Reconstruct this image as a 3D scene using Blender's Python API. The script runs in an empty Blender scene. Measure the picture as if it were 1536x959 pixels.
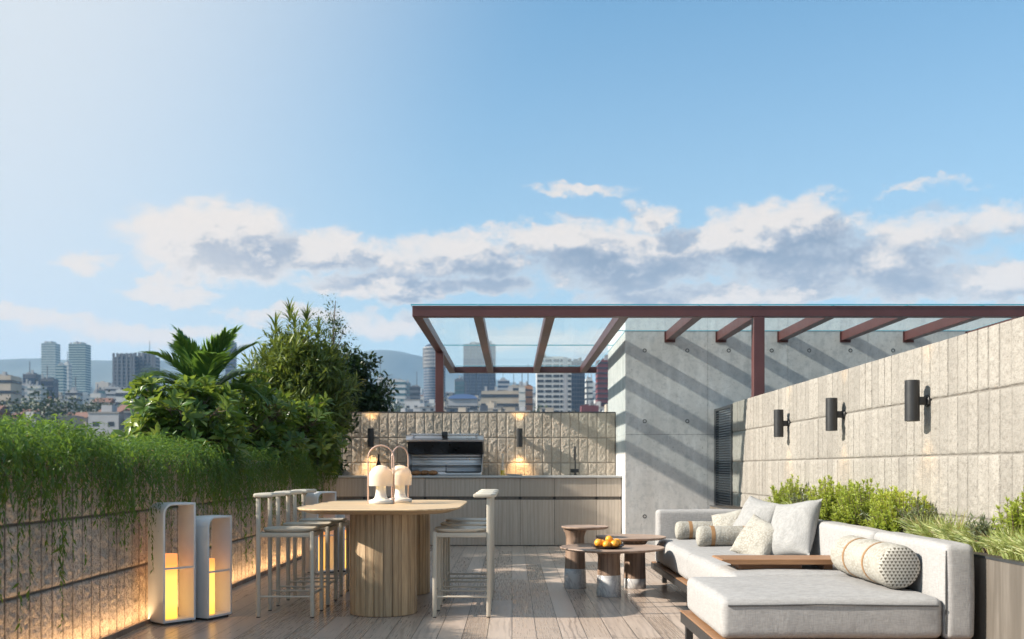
import bpy, bmesh, math, random
import numpy as np
from mathutils import Vector, Matrix, Euler

R = math.radians
random.seed(7)
rng = np.random.default_rng(7)
scene = bpy.context.scene
col = scene.collection
CAM_Z, F, CX, HY = 1.2, 1500.0, 768.0, 703.0


def px(x, y, D):
    """the point at depth D seen at photo pixel x, y (used only to read sizes off the photograph)"""
    return Vector(((x - CX) * D / F, D, CAM_Z - (y - HY) * D / F))


# ------------------------------------------------------------------ mesh helpers
class B:
    def __init__(self):
        self.v, self.f, self.r, self.m = [], [], [], []

    def add(self, verts, faces, rnd=0.5, mi=0):
        o = len(self.v)
        self.v.extend([tuple(p) for p in verts])
        for f in faces:
            self.f.append(tuple(i + o for i in f))
            self.r.append(rnd)
            self.m.append(mi)
        return self

    def box(self, x0, x1, y0, y1, z0, z1, rnd=0.5, mi=0):
        v = [(x0, y0, z0), (x1, y0, z0), (x1, y1, z0), (x0, y1, z0),
             (x0, y0, z1), (x1, y0, z1), (x1, y1, z1), (x0, y1, z1)]
        f = [(0, 3, 2, 1), (4, 5, 6, 7), (0, 1, 5, 4), (1, 2, 6, 5), (2, 3, 7, 6), (3, 0, 4, 7)]
        return self.add(v, f, rnd, mi)

    def lathe(self, prof, n=32, c=(0, 0), rnd=0.5, mi=0, cap=True):
        """prof: list of (r, z)"""
        v, f = [], []
        k = len(prof)
        for r_, z in prof:
            for i in range(n):
                a = 2 * math.pi * i / n
                v.append((c[0] + r_ * math.cos(a), c[1] + r_ * math.sin(a), z))
        for j in range(k - 1):
            for i in range(n):
                i2 = (i + 1) % n
                f.append((j * n + i, j * n + i2, (j + 1) * n + i2, (j + 1) * n + i))
        if cap:
            f.append(tuple(range(n - 1, -1, -1)))
            f.append(tuple((k - 1) * n + i for i in range(n)))
        return self.add(v, f, rnd, mi)

    def tube(self, path, r, n=10, rnd=0.5, mi=0):
        P = [Vector(p) for p in path]
        v, f = [], []
        ref = None
        for i, p in enumerate(P):
            t = (P[min(i + 1, len(P) - 1)] - P[max(i - 1, 0)]).normalized()
            if ref is None:
                ref = t.orthogonal().normalized()
            ref = (ref - t * ref.dot(t)).normalized()
            b = t.cross(ref)
            rr = r[i] if isinstance(r, (list, tuple)) else r
            for k in range(n):
                a = 2 * math.pi * k / n
                v.append(p + ref * (rr * math.cos(a)) + b * (rr * math.sin(a)))
        for i in range(len(P) - 1):
            for k in range(n):
                k2 = (k + 1) % n
                f.append((i * n + k, i * n + k2, (i + 1) * n + k2, (i + 1) * n + k))
        f.append(tuple(range(n - 1, -1, -1)))
        f.append(tuple((len(P) - 1) * n + k for k in range(n)))
        return self.add(v, f, rnd, mi)

    def prism(self, pts, z0, z1, rnd=0.5, mi=0):
        n = len(pts)
        v = [(p[0], p[1], z0) for p in pts] + [(p[0], p[1], z1) for p in pts]
        f = [tuple(range(n - 1, -1, -1)), tuple(range(n, 2 * n))]
        for i in range(n):
            f.append((i, (i + 1) % n, n + (i + 1) % n, n + i))
        return self.add(v, f, rnd, mi)

    def rbox(self, x0, x1, y0, y1, z0, z1, r, seg=4, mid=6, bulge=(0, 0, 0), wob=0.0, seed=0):
        """a rounded, slightly stuffed block"""
        c = np.array([(x0 + x1) / 2, (y0 + y1) / 2, (z0 + z1) / 2])
        h = np.array([(x1 - x0) / 2, (y1 - y0) / 2, (z1 - z0) / 2])
        ax = []
        for k in range(3):
            e = [r * (1 - math.cos(i / seg * math.pi / 2)) for i in range(seg)]
            e = [r * i / seg for i in range(seg)]
            inner = list(np.linspace(-h[k] + r, h[k] - r, mid + 1))
            ax.append([-h[k] + q for q in e] + inner + [h[k] - q for q in reversed(e)])
        vid = {}
        V, Fc = [], []

        def vert(i, j, k):
            key = (i, j, k)
            if key not in vid:
                p = np.array([ax[0][i], ax[1][j], ax[2][k]])
                inn = np.clip(p, -(h - r), h - r)
                d = p - inn
                L = np.linalg.norm(d)
                q = inn + d / L * r if L > 1e-9 else p
                u = q / h
                fall = 1 - np.clip(np.abs(u), 0, 1) ** 2
                b0 = math.copysign(bulge[0], u[0]) * fall[1] * fall[2] * abs(u[0]) ** 3
                b1 = math.copysign(bulge[1], u[1]) * fall[0] * fall[2] * abs(u[1]) ** 3
                b2 = math.copysign(bulge[2], u[2]) * fall[0] ** .5 * fall[1] ** .5 * abs(u[2]) ** 3
                q = q + np.array([b0, b1, b2])
                if wob:
                    s = seed
                    q = q + wob * np.array([math.sin(9 * q[2] + 4 * q[1] + s), math.sin(8 * q[0] + 5 * q[2] + s), math.sin(7 * q[0] + 9 * q[1] + s)])
                vid[key] = len(V)
                V.append(tuple(q + c))
            return vid[key]
        n = [len(a) for a in ax]
        for a, b_, cc in ((0, 1, 2), (1, 2, 0), (2, 0, 1)):
            for side in (0, n[cc] - 1):
                for i in range(n[a] - 1):
                    for j in range(n[b_] - 1):
                        quad = []
                        for (di, dj) in ((0, 0), (1, 0), (1, 1), (0, 1)):
                            idx = [0, 0, 0]
                            idx[a], idx[b_], idx[cc] = i + di, j + dj, side
                            quad.append(vert(*idx))
                        if side == 0:
                            quad.reverse()
                        Fc.append(tuple(quad))
        return self.add(V, Fc)

    def build(self, name, mat, parent=None, smooth=True, bevel=0.0, seg=2, world=False, angle=35):
        off = Vector((0, 0, 0))
        p = parent
        while world and p is not None:
            off += p.location
            p = p.parent
        vs = [(a[0] - off.x, a[1] - off.y, a[2] - off.z) for a in self.v] if world else self.v
        me = bpy.data.meshes.new(name)
        me.from_pydata(vs, [], self.f)
        at = me.attributes.new('rnd', 'FLOAT', 'FACE')
        at.data.foreach_set('value', self.r)
        me.polygons.foreach_set('material_index', self.m)
        if bevel > 0:
            bm = bmesh.new()
            bm.from_mesh(me)
            es = [e for e in bm.edges if len(e.link_faces) == 2 and e.calc_face_angle(0) > R(28)]
            bmesh.ops.bevel(bm, geom=es, offset=bevel, segments=seg, profile=0.5, affect='EDGES', clamp_overlap=True)
            bm.to_mesh(me)
            bm.free()
        return link(name, me, mat, parent, smooth, angle)


def link(name, me, mat, parent=None, smooth=True, angle=35):
    if smooth:
        me.polygons.foreach_set('use_smooth', [True] * len(me.polygons))
        me.set_sharp_from_angle(angle=R(angle))
    me.update()
    for m in (mat if isinstance(mat, (list, tuple)) else [mat]):
        me.materials.append(m)
    o = bpy.data.objects.new(name, me)
    col.objects.link(o)
    if parent is not None:
        o.parent = parent
    return o


def tag(o, label=None, cat=None, group=None, kind=None):
    if label:
        o['label'] = label
    if cat:
        o['category'] = cat
    if group:
        o['group'] = group
    if kind:
        o['kind'] = kind
    return o


def thing(name, label, cat, loc=(0, 0, 0), rz=0.0, group=None):
    o = bpy.data.objects.new(name, None)
    o.empty_display_size = 0.1
    col.objects.link(o)
    o.location = loc
    o.rotation_euler = (0, 0, rz)
    return tag(o, label, cat, group)


def dup(o, parent=None):
    c = o.copy()
    col.objects.link(c)
    c.parent = parent
    for ch in list(o.children):
        dup(ch, c)
    return c


def copy_thing(root, loc, rz, label, group=None):
    c = dup(root)
    c.location = loc
    c.rotation_euler = (0, 0, rz)
    c['label'] = label
    if group:
        c['group'] = group
    return c


# ------------------------------------------------------------------ noise for geometry
def _hash(ix, iy, s):
    h = (ix.astype(np.int64) * 374761393 + iy.astype(np.int64) * 668265263 + s * 974634777) & 0xffffffff
    h = ((h ^ (h >> 13)) * 1274126177) & 0xffffffff
    h = (h ^ (h >> 16)) & 0xffffffff
    return h / 4294967295.0


def vnoise(x, y, s=0):
    ix, iy = np.floor(x), np.floor(y)
    fx, fy = x - ix, y - iy
    fx = fx * fx * (3 - 2 * fx)
    fy = fy * fy * (3 - 2 * fy)
    a = _hash(ix, iy, s); b = _hash(ix + 1, iy, s); c = _hash(ix, iy + 1, s); d = _hash(ix + 1, iy + 1, s)
    return (a * (1 - fx) + b * fx) * (1 - fy) + (c * (1 - fx) + d * fx) * fy - 0.5


def fbm(x, y, s=0, oct=4):
    t, a = 0, 1.0
    for k in range(oct):
        t = t + a * vnoise(x * 2 ** k, y * 2 ** k, s + k * 17)
        a *= 0.55
    return t


# ------------------------------------------------------------------ materials
class NT:
    def __init__(self, tree):
        self.t = tree
        self.x = 0

    def n(self, typ, ins=None, **props):
        nd = self.t.nodes.new(typ)
        nd.location = (self.x, 0)
        self.x += 160
        for k, v in props.items():
            setattr(nd, k, v)
        for k, v in (ins or {}).items():
            s = nd.inputs[k]
            if isinstance(v, bpy.types.NodeSocket):
                self.t.links.new(v, s)
            else:
                s.default_value = v
        return nd

    def m(self, op, a, b=None, c=None, clamp=False):
        ins = {0: a}
        if b is not None:
            ins[1] = b
        if c is not None:
            ins[2] = c
        return self.n('ShaderNodeMath', ins, operation=op, use_clamp=clamp).outputs[0]

    def vm(self, op, a, b=None, c=None):
        ins = {0: a}
        if b is not None:
            ins[1] = b
        if c is not None:
            ins[2] = c
        nd = self.n('ShaderNodeVectorMath', ins, operation=op)
        return nd.outputs['Value'] if op in ('DOT_PRODUCT', 'LENGTH', 'DISTANCE') else nd.outputs[0]

    def ramp(self, fac, stops, interp='LINEAR'):
        nd = self.n('ShaderNodeValToRGB', {0: fac})
        cr = nd.color_ramp
        cr.interpolation = interp
        while len(cr.elements) < len(stops):
            cr.elements.new(0.5)
        for e, (p, c) in zip(cr.elements, stops):
            e.position = p
            e.color = (c[0], c[1], c[2], 1) if not isinstance(c, (int, float)) else (c, c, c, 1)
        return nd.outputs[0]

    def mix(self, fac, a, b, mode='MIX'):
        nd = self.n('ShaderNodeMix', None, data_type='RGBA', blend_type=mode)
        for k, v in ((0, fac), (6, a), (7, b)):
            s = nd.inputs[k]
            if isinstance(v, bpy.types.NodeSocket):
                self.t.links.new(v, s)
            elif k == 0:
                s.default_value = v
            else:
                s.default_value = (v[0], v[1], v[2], 1)
        return nd.outputs[2]

    def noise(self, vec, scale, detail=4, rough=0.55, dist=0.0):
        return self.n('ShaderNodeTexNoise', {'Vector': vec, 'Scale': scale, 'Detail': detail, 'Roughness': rough, 'Distortion': dist}).outputs[0]

    def coords(self, scale=(1, 1, 1), kind='Object', loc=(0, 0, 0)):
        tc = self.n('ShaderNodeTexCoord').outputs[kind]
        return self.n('ShaderNodeMapping', {'Vector': tc, 'Scale': scale, 'Location': loc}).outputs[0]

    def attr(self, name='rnd'):
        return self.n('ShaderNodeAttribute', attribute_name=name).outputs['Fac']


def mat(name, color=(.5, .5, .5), rough=.6, metal=0.0, spec=None, build=None):
    m = bpy.data.materials.new(name)
    m.use_nodes = True
    t = m.node_tree
    t.nodes.clear()
    g = NT(t)
    p = g.n('ShaderNodeBsdfPrincipled', {'Base Color': (*color, 1), 'Roughness': rough, 'Metallic': metal})
    if spec is not None:
        p.inputs['Specular IOR Level'].default_value = spec
    out = g.n('ShaderNodeOutputMaterial')
    t.links.new(p.outputs[0], out.inputs[0])
    if build:
        build(g, p, out)
    return m


def bump(g, p, h, strength=.3, dist=.01, normal=None):
    ins = {'Height': h, 'Strength': strength, 'Distance': dist}
    if normal is not None:
        ins['Normal'] = normal
    b = g.n('ShaderNodeBump', ins)
    g.t.links.new(b.outputs[0], p.inputs['Normal'])
    return b.outputs[0]


def setc(g, p, c, sock='Base Color'):
    g.t.links.new(c, p.inputs[sock])


def simple(name, color, rough=.6, metal=0.0, var=.12, scale=6.0, bmp=0.0, bscale=200):
    """a plain surface with slight uneven tone and wear"""
    def bd(g, p, o):
        c = g.coords()
        n = g.noise(c, scale, 5, .6)
        lo = tuple(x * (1 - var) for x in color)
        hi = tuple(min(1, x * (1 + var)) for x in color)
        setc(g, p, g.ramp(n, [(.3, lo), (.7, hi)]))
        r = g.m('MULTIPLY_ADD', g.noise(c, scale * 4, 3), .16, rough - .08, True)
        setc(g, p, r, 'Roughness')
        if bmp:
            bump(g, p, g.noise(c, bscale, 3), bmp, .002)
    return mat(name, color, rough, metal, build=bd)


M = {}


def stone(name, c1, c2, dark, jk=.8, spk=.7, bs=.6):
    def bd(g, p, o):
        c = g.coords()
        n1 = g.noise(c, 2.2, 5, .6)
        n2 = g.noise(c, 52, 4, .72)
        n3 = g.n('ShaderNodeTexVoronoi', {'Vector': c, 'Scale': 95.0}).outputs['Distance']
        base = g.ramp(n1, [(.3, c1), (.7, c2)])
        a = g.attr()
        tone = g.m('MULTIPLY_ADD', a, .22, .89)
        base = g.mix(1.0, base, g.n('ShaderNodeCombineColor', {0: tone, 1: tone, 2: tone}).outputs[0], 'MULTIPLY')
        sp = g.ramp(n2, [(.47, 0.0), (.66, spk)])
        base = g.mix(sp, base, dark)
        sp2 = g.ramp(g.noise(c, 120, 2, .5), [(.62, 0.0), (.72, .35)])
        base = g.mix(sp2, base, (min(1, c2[0] * 1.35), min(1, c2[1] * 1.33), min(1, c2[2] * 1.3)))
        base = g.mix(g.m('MULTIPLY', g.attr('joint'), jk), base, tuple(x * .5 for x in dark))
        setc(g, p, base)
        h = g.m('ADD', g.m('MULTIPLY', n2, .6), g.m('MULTIPLY', n3, .4))
        st = g.ramp(g.noise(g.coords((1, 1, .06)), 5.0, 4, .6), [(.52, 0.0), (.74, .28)])
        base = g.mix(st, base, dark)
        setc(g, p, base)
        bump(g, p, h, bs, .008)
    return mat(name, c1, .9, spec=.2, build=bd)


M['stone_pale'] = stone('pale split stone', (.268, .249, .222), (.315, .294, .264), (.15, .136, .12), .38, .55, .9)
M['stone_back'] = stone('warm split stone', (.43, .375, .305), (.52, .46, .385), (.22, .18, .145), .5, .5, .8)
M['stone_left'] = stone('brown split stone', (.42, .335, .265), (.53, .43, .345), (.12, .092, .07), .85, .75, 1.0)


def concrete(name):
    def bd(g, p, o):
        c = g.coords()
        n1 = g.noise(c, .9, 6, .65)
        n2 = g.noise(c, 9, 6, .7)
        n3 = g.noise(g.coords((1, 1, .35)), 3.2, 6, .7)
        base = g.ramp(n1, [(.3, (.45, .45, .44)), (.7, (.57, .565, .55))])
        base = g.mix(g.ramp(n2, [(.48, 0.0), (.62, .7)]), base, (.37, .38, .385))
        base = g.mix(g.ramp(n3, [(.50, 0.0), (.70, .6)]), base, (.72, .72, .71))
        stk = g.ramp(g.noise(g.coords((1, 1, .05)), 4.5, 5, .6), [(.50, 0.0), (.72, .32)])
        base = g.mix(stk, base, (.30, .30, .295))
        pits = g.ramp(g.noise(c, 34, 4, .75), [(.60, 0.0), (.66, 1.0)])
        msk = g.ramp(g.noise(c, 1.7, 3), [(.34, .15), (.56, 1.0)])
        pm = g.m('MULTIPLY', g.n('ShaderNodeRGBToBW', {0: pits}).outputs[0], g.n('ShaderNodeRGBToBW', {0: msk}).outputs[0])
        base = g.mix(g.m('MULTIPLY', pm, 1.0), base, (.19, .19, .19))
        setc(g, p, base)
        h = g.m('SUBTRACT', g.m('MULTIPLY', n2, .5), g.m('MULTIPLY', pm, .7))
        bump(g, p, h, .35, .006)
    return mat(name, (.45, .45, .45), .8, spec=.3, build=bd)


M['concrete'] = concrete('exposed concrete')


def floor_mat():
    def bd(g, p, o):
        tc = g.n('ShaderNodeTexCoord').outputs['Object']
        sw = g.n('ShaderNodeSeparateXYZ', {0: tc})
        # boards run away from the camera: brick rows are laid across X
        v = g.n('ShaderNodeCombineXYZ', {0: sw.outputs[1], 1: sw.outputs[0], 2: 0.0}).outputs[0]
        br = g.n('ShaderNodeTexBrick', {'Vector': v, 'Color1': (.0, 0, 0, 1), 'Color2': (1, 1, 1, 1), 'Mortar': (.5, .5, .5, 1),
                                        'Scale': 1.0, 'Mortar Size': .003, 'Mortar Smooth': .3, 'Brick Width': 2.7, 'Row Height': .178},
                 offset=.37, offset_frequency=2)
        row = g.m('FLOOR', g.m('DIVIDE', sw.outputs[0], .178))
        rnd = g.n('ShaderNodeTexWhiteNoise', {'Vector': g.n('ShaderNodeCombineXYZ', {0: row, 1: g.m('FLOOR', g.m('DIVIDE', g.m('ADD', sw.outputs[1], g.m('MULTIPLY', g.m('MODULO', row, 2.0), 1.0)), 2.7))}).outputs[0]}, noise_dimensions='3D').outputs[0]
        # grain, shifted board by board
        off = g.n('ShaderNodeCombineXYZ', {0: g.m('MULTIPLY', rnd, 37.0), 1: g.m('MULTIPLY', rnd, 91.0), 2: g.m('MULTIPLY', rnd, 13.0)}).outputs[0]
        gv = g.vm('ADD', g.vm('MULTIPLY', tc, (1, .11, 1)), off)
        wave = g.n('ShaderNodeTexWave', {'Vector': gv, 'Scale': 5.5, 'Distortion': 11.0, 'Detail': 4.0, 'Detail Scale': 1.6, 'Detail Roughness': .6},
                   wave_type='BANDS', bands_direction='X').outputs[1]
        grain = g.noise(g.vm('ADD', g.vm('MULTIPLY', tc, (1, .035, 1)), off), 95, 4, .6)
        big = g.noise(gv, 2.2, 4, .6)
        base = g.ramp(rnd, [(0, (.385, .295, .23)), (.5, (.475, .375, .305)), (1, (.535, .435, .36))])
        msk = g.ramp(big, [(.47, 0.0), (.62, 1.0)])
        dk = g.m('MULTIPLY', g.n('ShaderNodeRGBToBW', {0: g.ramp(wave, [(.55, 0.0), (.92, .5)])}).outputs[0],
                 g.n('ShaderNodeRGBToBW', {0: msk}).outputs[0])
        base = g.mix(dk, base, (.10, .075, .06))
        base = g.mix(g.ramp(grain, [(.42, .17), (.6, 0.0)]), base, (.19, .15, .12))
        base = g.mix(br.outputs['Fac'], base, (.05, .04, .035))
        setc(g, p, base)
        rr = g.m('MULTIPLY_ADD', grain, .2, .17)
        rr = g.m('ADD', rr, g.m('MULTIPLY', rnd, .06))
        setc(g, p, rr, 'Roughness')
        h = g.m('SUBTRACT', g.m('MULTIPLY', grain, .12), g.m('ADD', br.outputs['Fac'], g.m('MULTIPLY', dk, .12)))
        bump(g, p, h, .5, .0025)
    return mat('timber deck boards', (.4, .33, .28), .35, spec=.5, build=bd)


M['floor'] = floor_mat()


def wood(name, c1, c2, dark, axis=2, rough=.5, knots=True, fine=1.0):
    def bd(g, p, o):
        sc = [1, 1, 1]
        sc[axis] = .07
        tc = g.n('ShaderNodeTexCoord').outputs['Object']
        a = g.attr()
        oi = g.n('ShaderNodeObjectInfo').outputs['Random']
        q = g.m('ADD', g.m('MULTIPLY', a, 23.0), g.m('MULTIPLY', oi, 11.0))
        off = g.n('ShaderNodeCombineXYZ', {0: q, 1: g.m('MULTIPLY', q, 1.7), 2: g.m('MULTIPLY', q, .6)}).outputs[0]
        v = g.vm('ADD', g.vm('MULTIPLY', tc, tuple(sc)), off)
        n1 = g.noise(v, 10 * fine, 5, .6, 1.2)
        n2 = g.noise(v, 110 * fine, 3, .6)
        wave = g.n('ShaderNodeTexWave', {'Vector': v, 'Scale': 7.0 * fine, 'Distortion': 7.0, 'Detail': 3.0, 'Detail Scale': 1.5},
                   wave_type='BANDS', bands_direction='X' if axis != 0 else 'Y').outputs[1]
        base = g.ramp(n1, [(.3, c1), (.7, c2)])
        tone = g.m('MULTIPLY_ADD', a, .34, .83)
        base = g.mix(1.0, base, g.n('ShaderNodeCombineColor', {0: tone, 1: tone, 2: tone}).outputs[0], 'MULTIPLY')
        base = g.mix(g.ramp(wave, [(.5, 0.0), (1.0, .55)]), base, dark)
        base = g.mix(g.ramp(n2, [(.35, .35), (.6, 0.0)]), base, dark)
        if knots:
            kv = g.vm('ADD', g.vm('MULTIPLY', tc, (1, 1, .45)), off)
            k = g.n('ShaderNodeTexVoronoi', {'Vector': kv, 'Scale': 5.5}).outputs['Distance']
            base = g.mix(g.ramp(k, [(.03, .85), (.10, 0.0)]), base, dark)
        setc(g, p, base)
        setc(g, p, g.m('MULTIPLY_ADD', n2, .2, rough - .1), 'Roughness')
        bump(g, p, n2, .15, .002)
    return mat(name, c1, rough, spec=.35, build=bd)


M['oak'] = wood('light oak', (.42, .30, .175), (.53, .395, .25), (.20, .125, .07), axis=2)
M['oak_top'] = wood('light oak top', (.56, .40, .235), (.63, .47, .29), (.36, .24, .13), axis=0, knots=False)
M['walnut'] = wood('greyed walnut', (.26, .175, .125), (.33, .23, .17), (.13, .085, .06), axis=2, knots=False)
M['walnut_top'] = wood('greyed walnut top', (.33, .235, .18), (.40, .295, .23), (.20, .135, .10), axis=0, knots=False)
M['teak'] = wood('oiled teak', (.28, .145, .07), (.35, .19, .095), (.14, .065, .03), axis=0, knots=False)
M['teak_dark'] = wood('dark teak', (.20, .09, .04), (.25, .12, .055), (.10, .045, .02), axis=0, knots=False)
M['cabinet'] = wood('greyed cabinet laminate', (.43, .37, .305), (.51, .445, .375), (.35, .295, .24), axis=2, rough=.5, knots=False, fine=.8)
M['cladding'] = wood('grey planter cladding', (.125, .11, .095), (.165, .145, .125), (.08, .068, .056), axis=2, rough=.6, knots=False, fine=.7)

M['counter'] = simple('pale quartz', (.48, .475, .46), .3, var=.05, scale=40)
M['dark_gap'] = simple('shadow gap', (.03, .03, .03), .7)
M['black_metal'] = simple('black metal', (.022, .022, .023), .42, .0, bmp=.03)
M['charcoal'] = simple('charcoal metal', (.05, .053, .057), .45, .3)
M['rust_paint'] = simple('oxide red paint', (.085, .029, .027), .40, var=.16, scale=2.2)
M['cream_paint'] = simple('cream powder coat', (.50, .455, .375), .42, var=.04, bmp=.04)
M['white_lacquer'] = simple('white lacquer', (.62, .62, .61), .4, var=.03)
M['lamp_white'] = simple('white opal', (.66, .63, .58), .35, var=.02)
M['copper'] = simple('rose metal', (.56, .38, .30), .35, .35, var=.05)
M['steel'] = simple('brushed steel', (.56, .56, .57), .30, 1.0, var=.02, scale=1.5)
M['steel_dark'] = simple('blackened enamel', (.012, .011, .011), .3, var=.1)
M['grate'] = simple('cast iron grate', (.02, .02, .02), .6)
M['coping'] = simple('dark coping', (.07, .065, .06), .7)
M['soil'] = simple('planting soil', (.035, .026, .018), .95, var=.4, scale=30, bmp=.6, bscale=60)
M['rubber'] = simple('rubber', (.02, .02, .02), .8)
M['strap'] = simple('tan leather strap', (.27, .15, .065), .55, var=.12, scale=30)
M['bread'] = simple('crusty bread', (.28, .13, .05), .7, var=.5, scale=22, bmp=.4, bscale=40)
M['orange'] = simple('orange peel', (.80, .33, .025), .42, var=.10, scale=18, bmp=.25, bscale=160)
M['stem'] = simple('green stalk', (.10, .12, .03), .8)
M['plate'] = simple('dark brown plate', (.055, .03, .02), .35)
M['bottle'] = simple('black glass bottle', (.010, .010, .010), .2)
M['bark'] = simple('brown bark', (.10, .075, .05), .9, var=.35, scale=14, bmp=.6, bscale=40)


def fabric(name, color, wv=420, strength=.25, var=.06, contrast=.16):
    def bd(g, p, o):
        c = g.coords()
        a = g.noise(g.coords((1, 1, .12)), wv, 2, .5)
        b = g.noise(g.coords((.12, .12, 1)), wv, 2, .5)
        w = g.m('ADD', a, b)
        big = g.noise(c, 4, 4, .6)
        lo = tuple(x * (1 - contrast) for x in color)
        hi = tuple(min(1, x * (1 + contrast * .6)) for x in color)
        base = g.ramp(g.m('MULTIPLY', w, .5), [(.38, lo), (.62, hi)])
        base = g.mix(g.ramp(big, [(.3, var), (.7, 0.0)]), base, tuple(x * .75 for x in color))
        setc(g, p, base)
        b0 = g.n('ShaderNodeBump', {'Height': g.noise(g.coords((1, 1, 1.3)), 3.2, 3, .5, .8), 'Strength': .25, 'Distance': .03})
        bump(g, p, w, strength, .003, b0.outputs[0])
    m = mat(name, color, .85, spec=.15, build=bd)
    return m


M['linen'] = fabric('pale grey linen', (.33, .322, .318), wv=190, contrast=.16)
M['linen_pillow'] = fabric('soft grey linen', (.285, .283, .28), wv=220)
M['piping'] = simple('dark seam', (.06, .06, .06), .8)


def knit(name):
    def bd(g, p, o):
        c = g.coords()
        vo = g.n('ShaderNodeTexVoronoi', {'Vector': c, 'Scale': 62.0, 'Randomness': .75}).outputs['Distance']
        base = g.ramp(vo, [(.30, (.37, .355, .32)), (.62, (.24, .22, .185))])
        msk = g.ramp(g.noise(c, 7, 3), [(.35, .1), (.65, .75)])
        base = g.mix(msk, base, (.36, .345, .31))
        setc(g, p, base)
        bump(g, p, g.m('SUBTRACT', 1.0, vo), .5, .006)
    return mat(name, (.7, .67, .6), .9, spec=.1, build=bd)


M['knit'] = knit('nubby cream knit')


def triangles(name):
    def bd(g, p, o):
        s = g.n('ShaderNodeSeparateXYZ', {0: g.n('ShaderNodeTexCoord').outputs['Object']})
        k = 1 / .023
        x, z = g.m('MULTIPLY', s.outputs[0], k), g.m('MULTIPLY', s.outputs[2], k)
        b = g.m('MULTIPLY', z, 1.1547)
        a = g.m('SUBTRACT', x, g.m('MULTIPLY', b, .5))
        fa, fb = g.m('FRACT', g.m('ADD', a, 50.0)), g.m('FRACT', g.m('ADD', b, 50.0))
        sm = g.m('ADD', fa, fb)
        up = g.m('GREATER_THAN', sm, 1.0)
        # distance to the three sides
        d1 = g.m('MINIMUM', g.m('MINIMUM', fa, fb), g.m('SUBTRACT', 1.0, sm))
        d2 = g.m('MINIMUM', g.m('MINIMUM', g.m('SUBTRACT', 1.0, fa), g.m('SUBTRACT', 1.0, fb)), g.m('SUBTRACT', sm, 1.0))
        d = g.m('MAXIMUM', d1, d2)
        line = g.ramp(d, [(.02, 1.0), (.05, 0.0)])
        col_ = g.mix(up, (.38, .365, .33), (.09, .08, .065))
        col_ = g.mix(line, col_, (.48, .46, .42))
        setc(g, p, col_)
        bump(g, p, g.noise(g.coords(), 150, 2), .3, .003)
    return mat(name, (.6, .6, .6), .9, spec=.1, build=bd)


M['tri'] = triangles('woven triangle pattern')


def marble():
    def bd(g, p, o):
        c = g.coords()
        n = g.noise(c, 4.5, 8, .65, 1.6)
        r_ = g.ramp(n, [(.44, (.52, .52, .52)), (.50, (.34, .34, .36)), (.55, (.56, .56, .55))])
        setc(g, p, r_)
    return mat('grey veined marble', (.7, .7, .7), .22, build=bd)


M['marble'] = marble()


def leaf_mat(name, c1, c2, c3, rough=.45, trans=.35, dry=False):
    m = bpy.data.materials.new(name)
    m.use_nodes = True
    t = m.node_tree
    t.nodes.clear()
    g = NT(t)
    a = g.attr()
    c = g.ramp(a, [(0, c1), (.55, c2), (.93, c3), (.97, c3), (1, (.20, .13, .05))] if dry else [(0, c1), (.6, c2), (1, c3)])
    p = g.n('ShaderNodeBsdfPrincipled', {'Base Color': c, 'Roughness': rough})
    p.inputs['Specular IOR Level'].default_value = .4
    tr = g.n('ShaderNodeBsdfTranslucent', {'Color': g.mix(.5, c, (c3[0] * 1.2, c3[1] * 1.2, c3[2] * .5))})
    mx = g.n('ShaderNodeMixShader', {0: trans, 1: p.outputs[0], 2: tr.outputs[0]})
    out = g.n('ShaderNodeOutputMaterial')
    t.links.new(mx.outputs[0], out.inputs[0])
    return m


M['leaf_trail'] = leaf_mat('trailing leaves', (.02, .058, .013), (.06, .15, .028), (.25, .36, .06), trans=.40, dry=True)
M['leaf_broad'] = leaf_mat('broad glossy leaves', (.035, .085, .018), (.08, .155, .03), (.30, .36, .09), .33, .4)
M['leaf_palm'] = leaf_mat('palm leaflets', (.04, .11, .03), (.09, .19, .04), (.18, .28, .06), .35, .4)
M['leaf_bamboo'] = leaf_mat('narrow leaves', (.05, .085, .02), (.11, .16, .035), (.23, .27, .07))
M['leaf_dark'] = leaf_mat('dark small leaves', (.012, .03, .011), (.025, .055, .017), (.05, .09, .025), .4, .22)
M['leaf_pale'] = leaf_mat('grey green leaves', (.09, .12, .075), (.14, .17, .11), (.2, .23, .15))
M['leaf_lime'] = leaf_mat('lime needle leaves', (.16, .23, .03), (.32, .40, .06), (.50, .52, .12))
M['leaf_grass'] = leaf_mat('pale grass blades', (.11, .16, .04), (.29, .35, .10), (.52, .53, .24), dry=True)
M['leaf_sage'] = leaf_mat('sage leaves', (.09, .12, .07), (.14, .17, .10), (.21, .23, .15))
M['leaf_city'] = leaf_mat('distant foliage', (.02, .035, .012), (.035, .055, .018), (.06, .08, .025), .6, .1)


def emit(name, color, strength, grad=None):
    m = bpy.data.materials.new(name)
    m.use_nodes = True
    t = m.node_tree
    t.nodes.clear()
    g = NT(t)
    ins = {'Color': (*color, 1), 'Strength': strength}
    if grad:
        z = g.n('ShaderNodeSeparateXYZ', {0: g.n('ShaderNodeTexCoord').outputs['Object']}).outputs[2]
        f = g.m('DIVIDE', z, grad[0], clamp=True)
        ins['Color'] = g.ramp(f, grad[1])
    e = g.n('ShaderNodeEmission', ins)
    out = g.n('ShaderNodeOutputMaterial')
    t.links.new(e.outputs[0], out.inputs[0])
    return m


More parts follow.
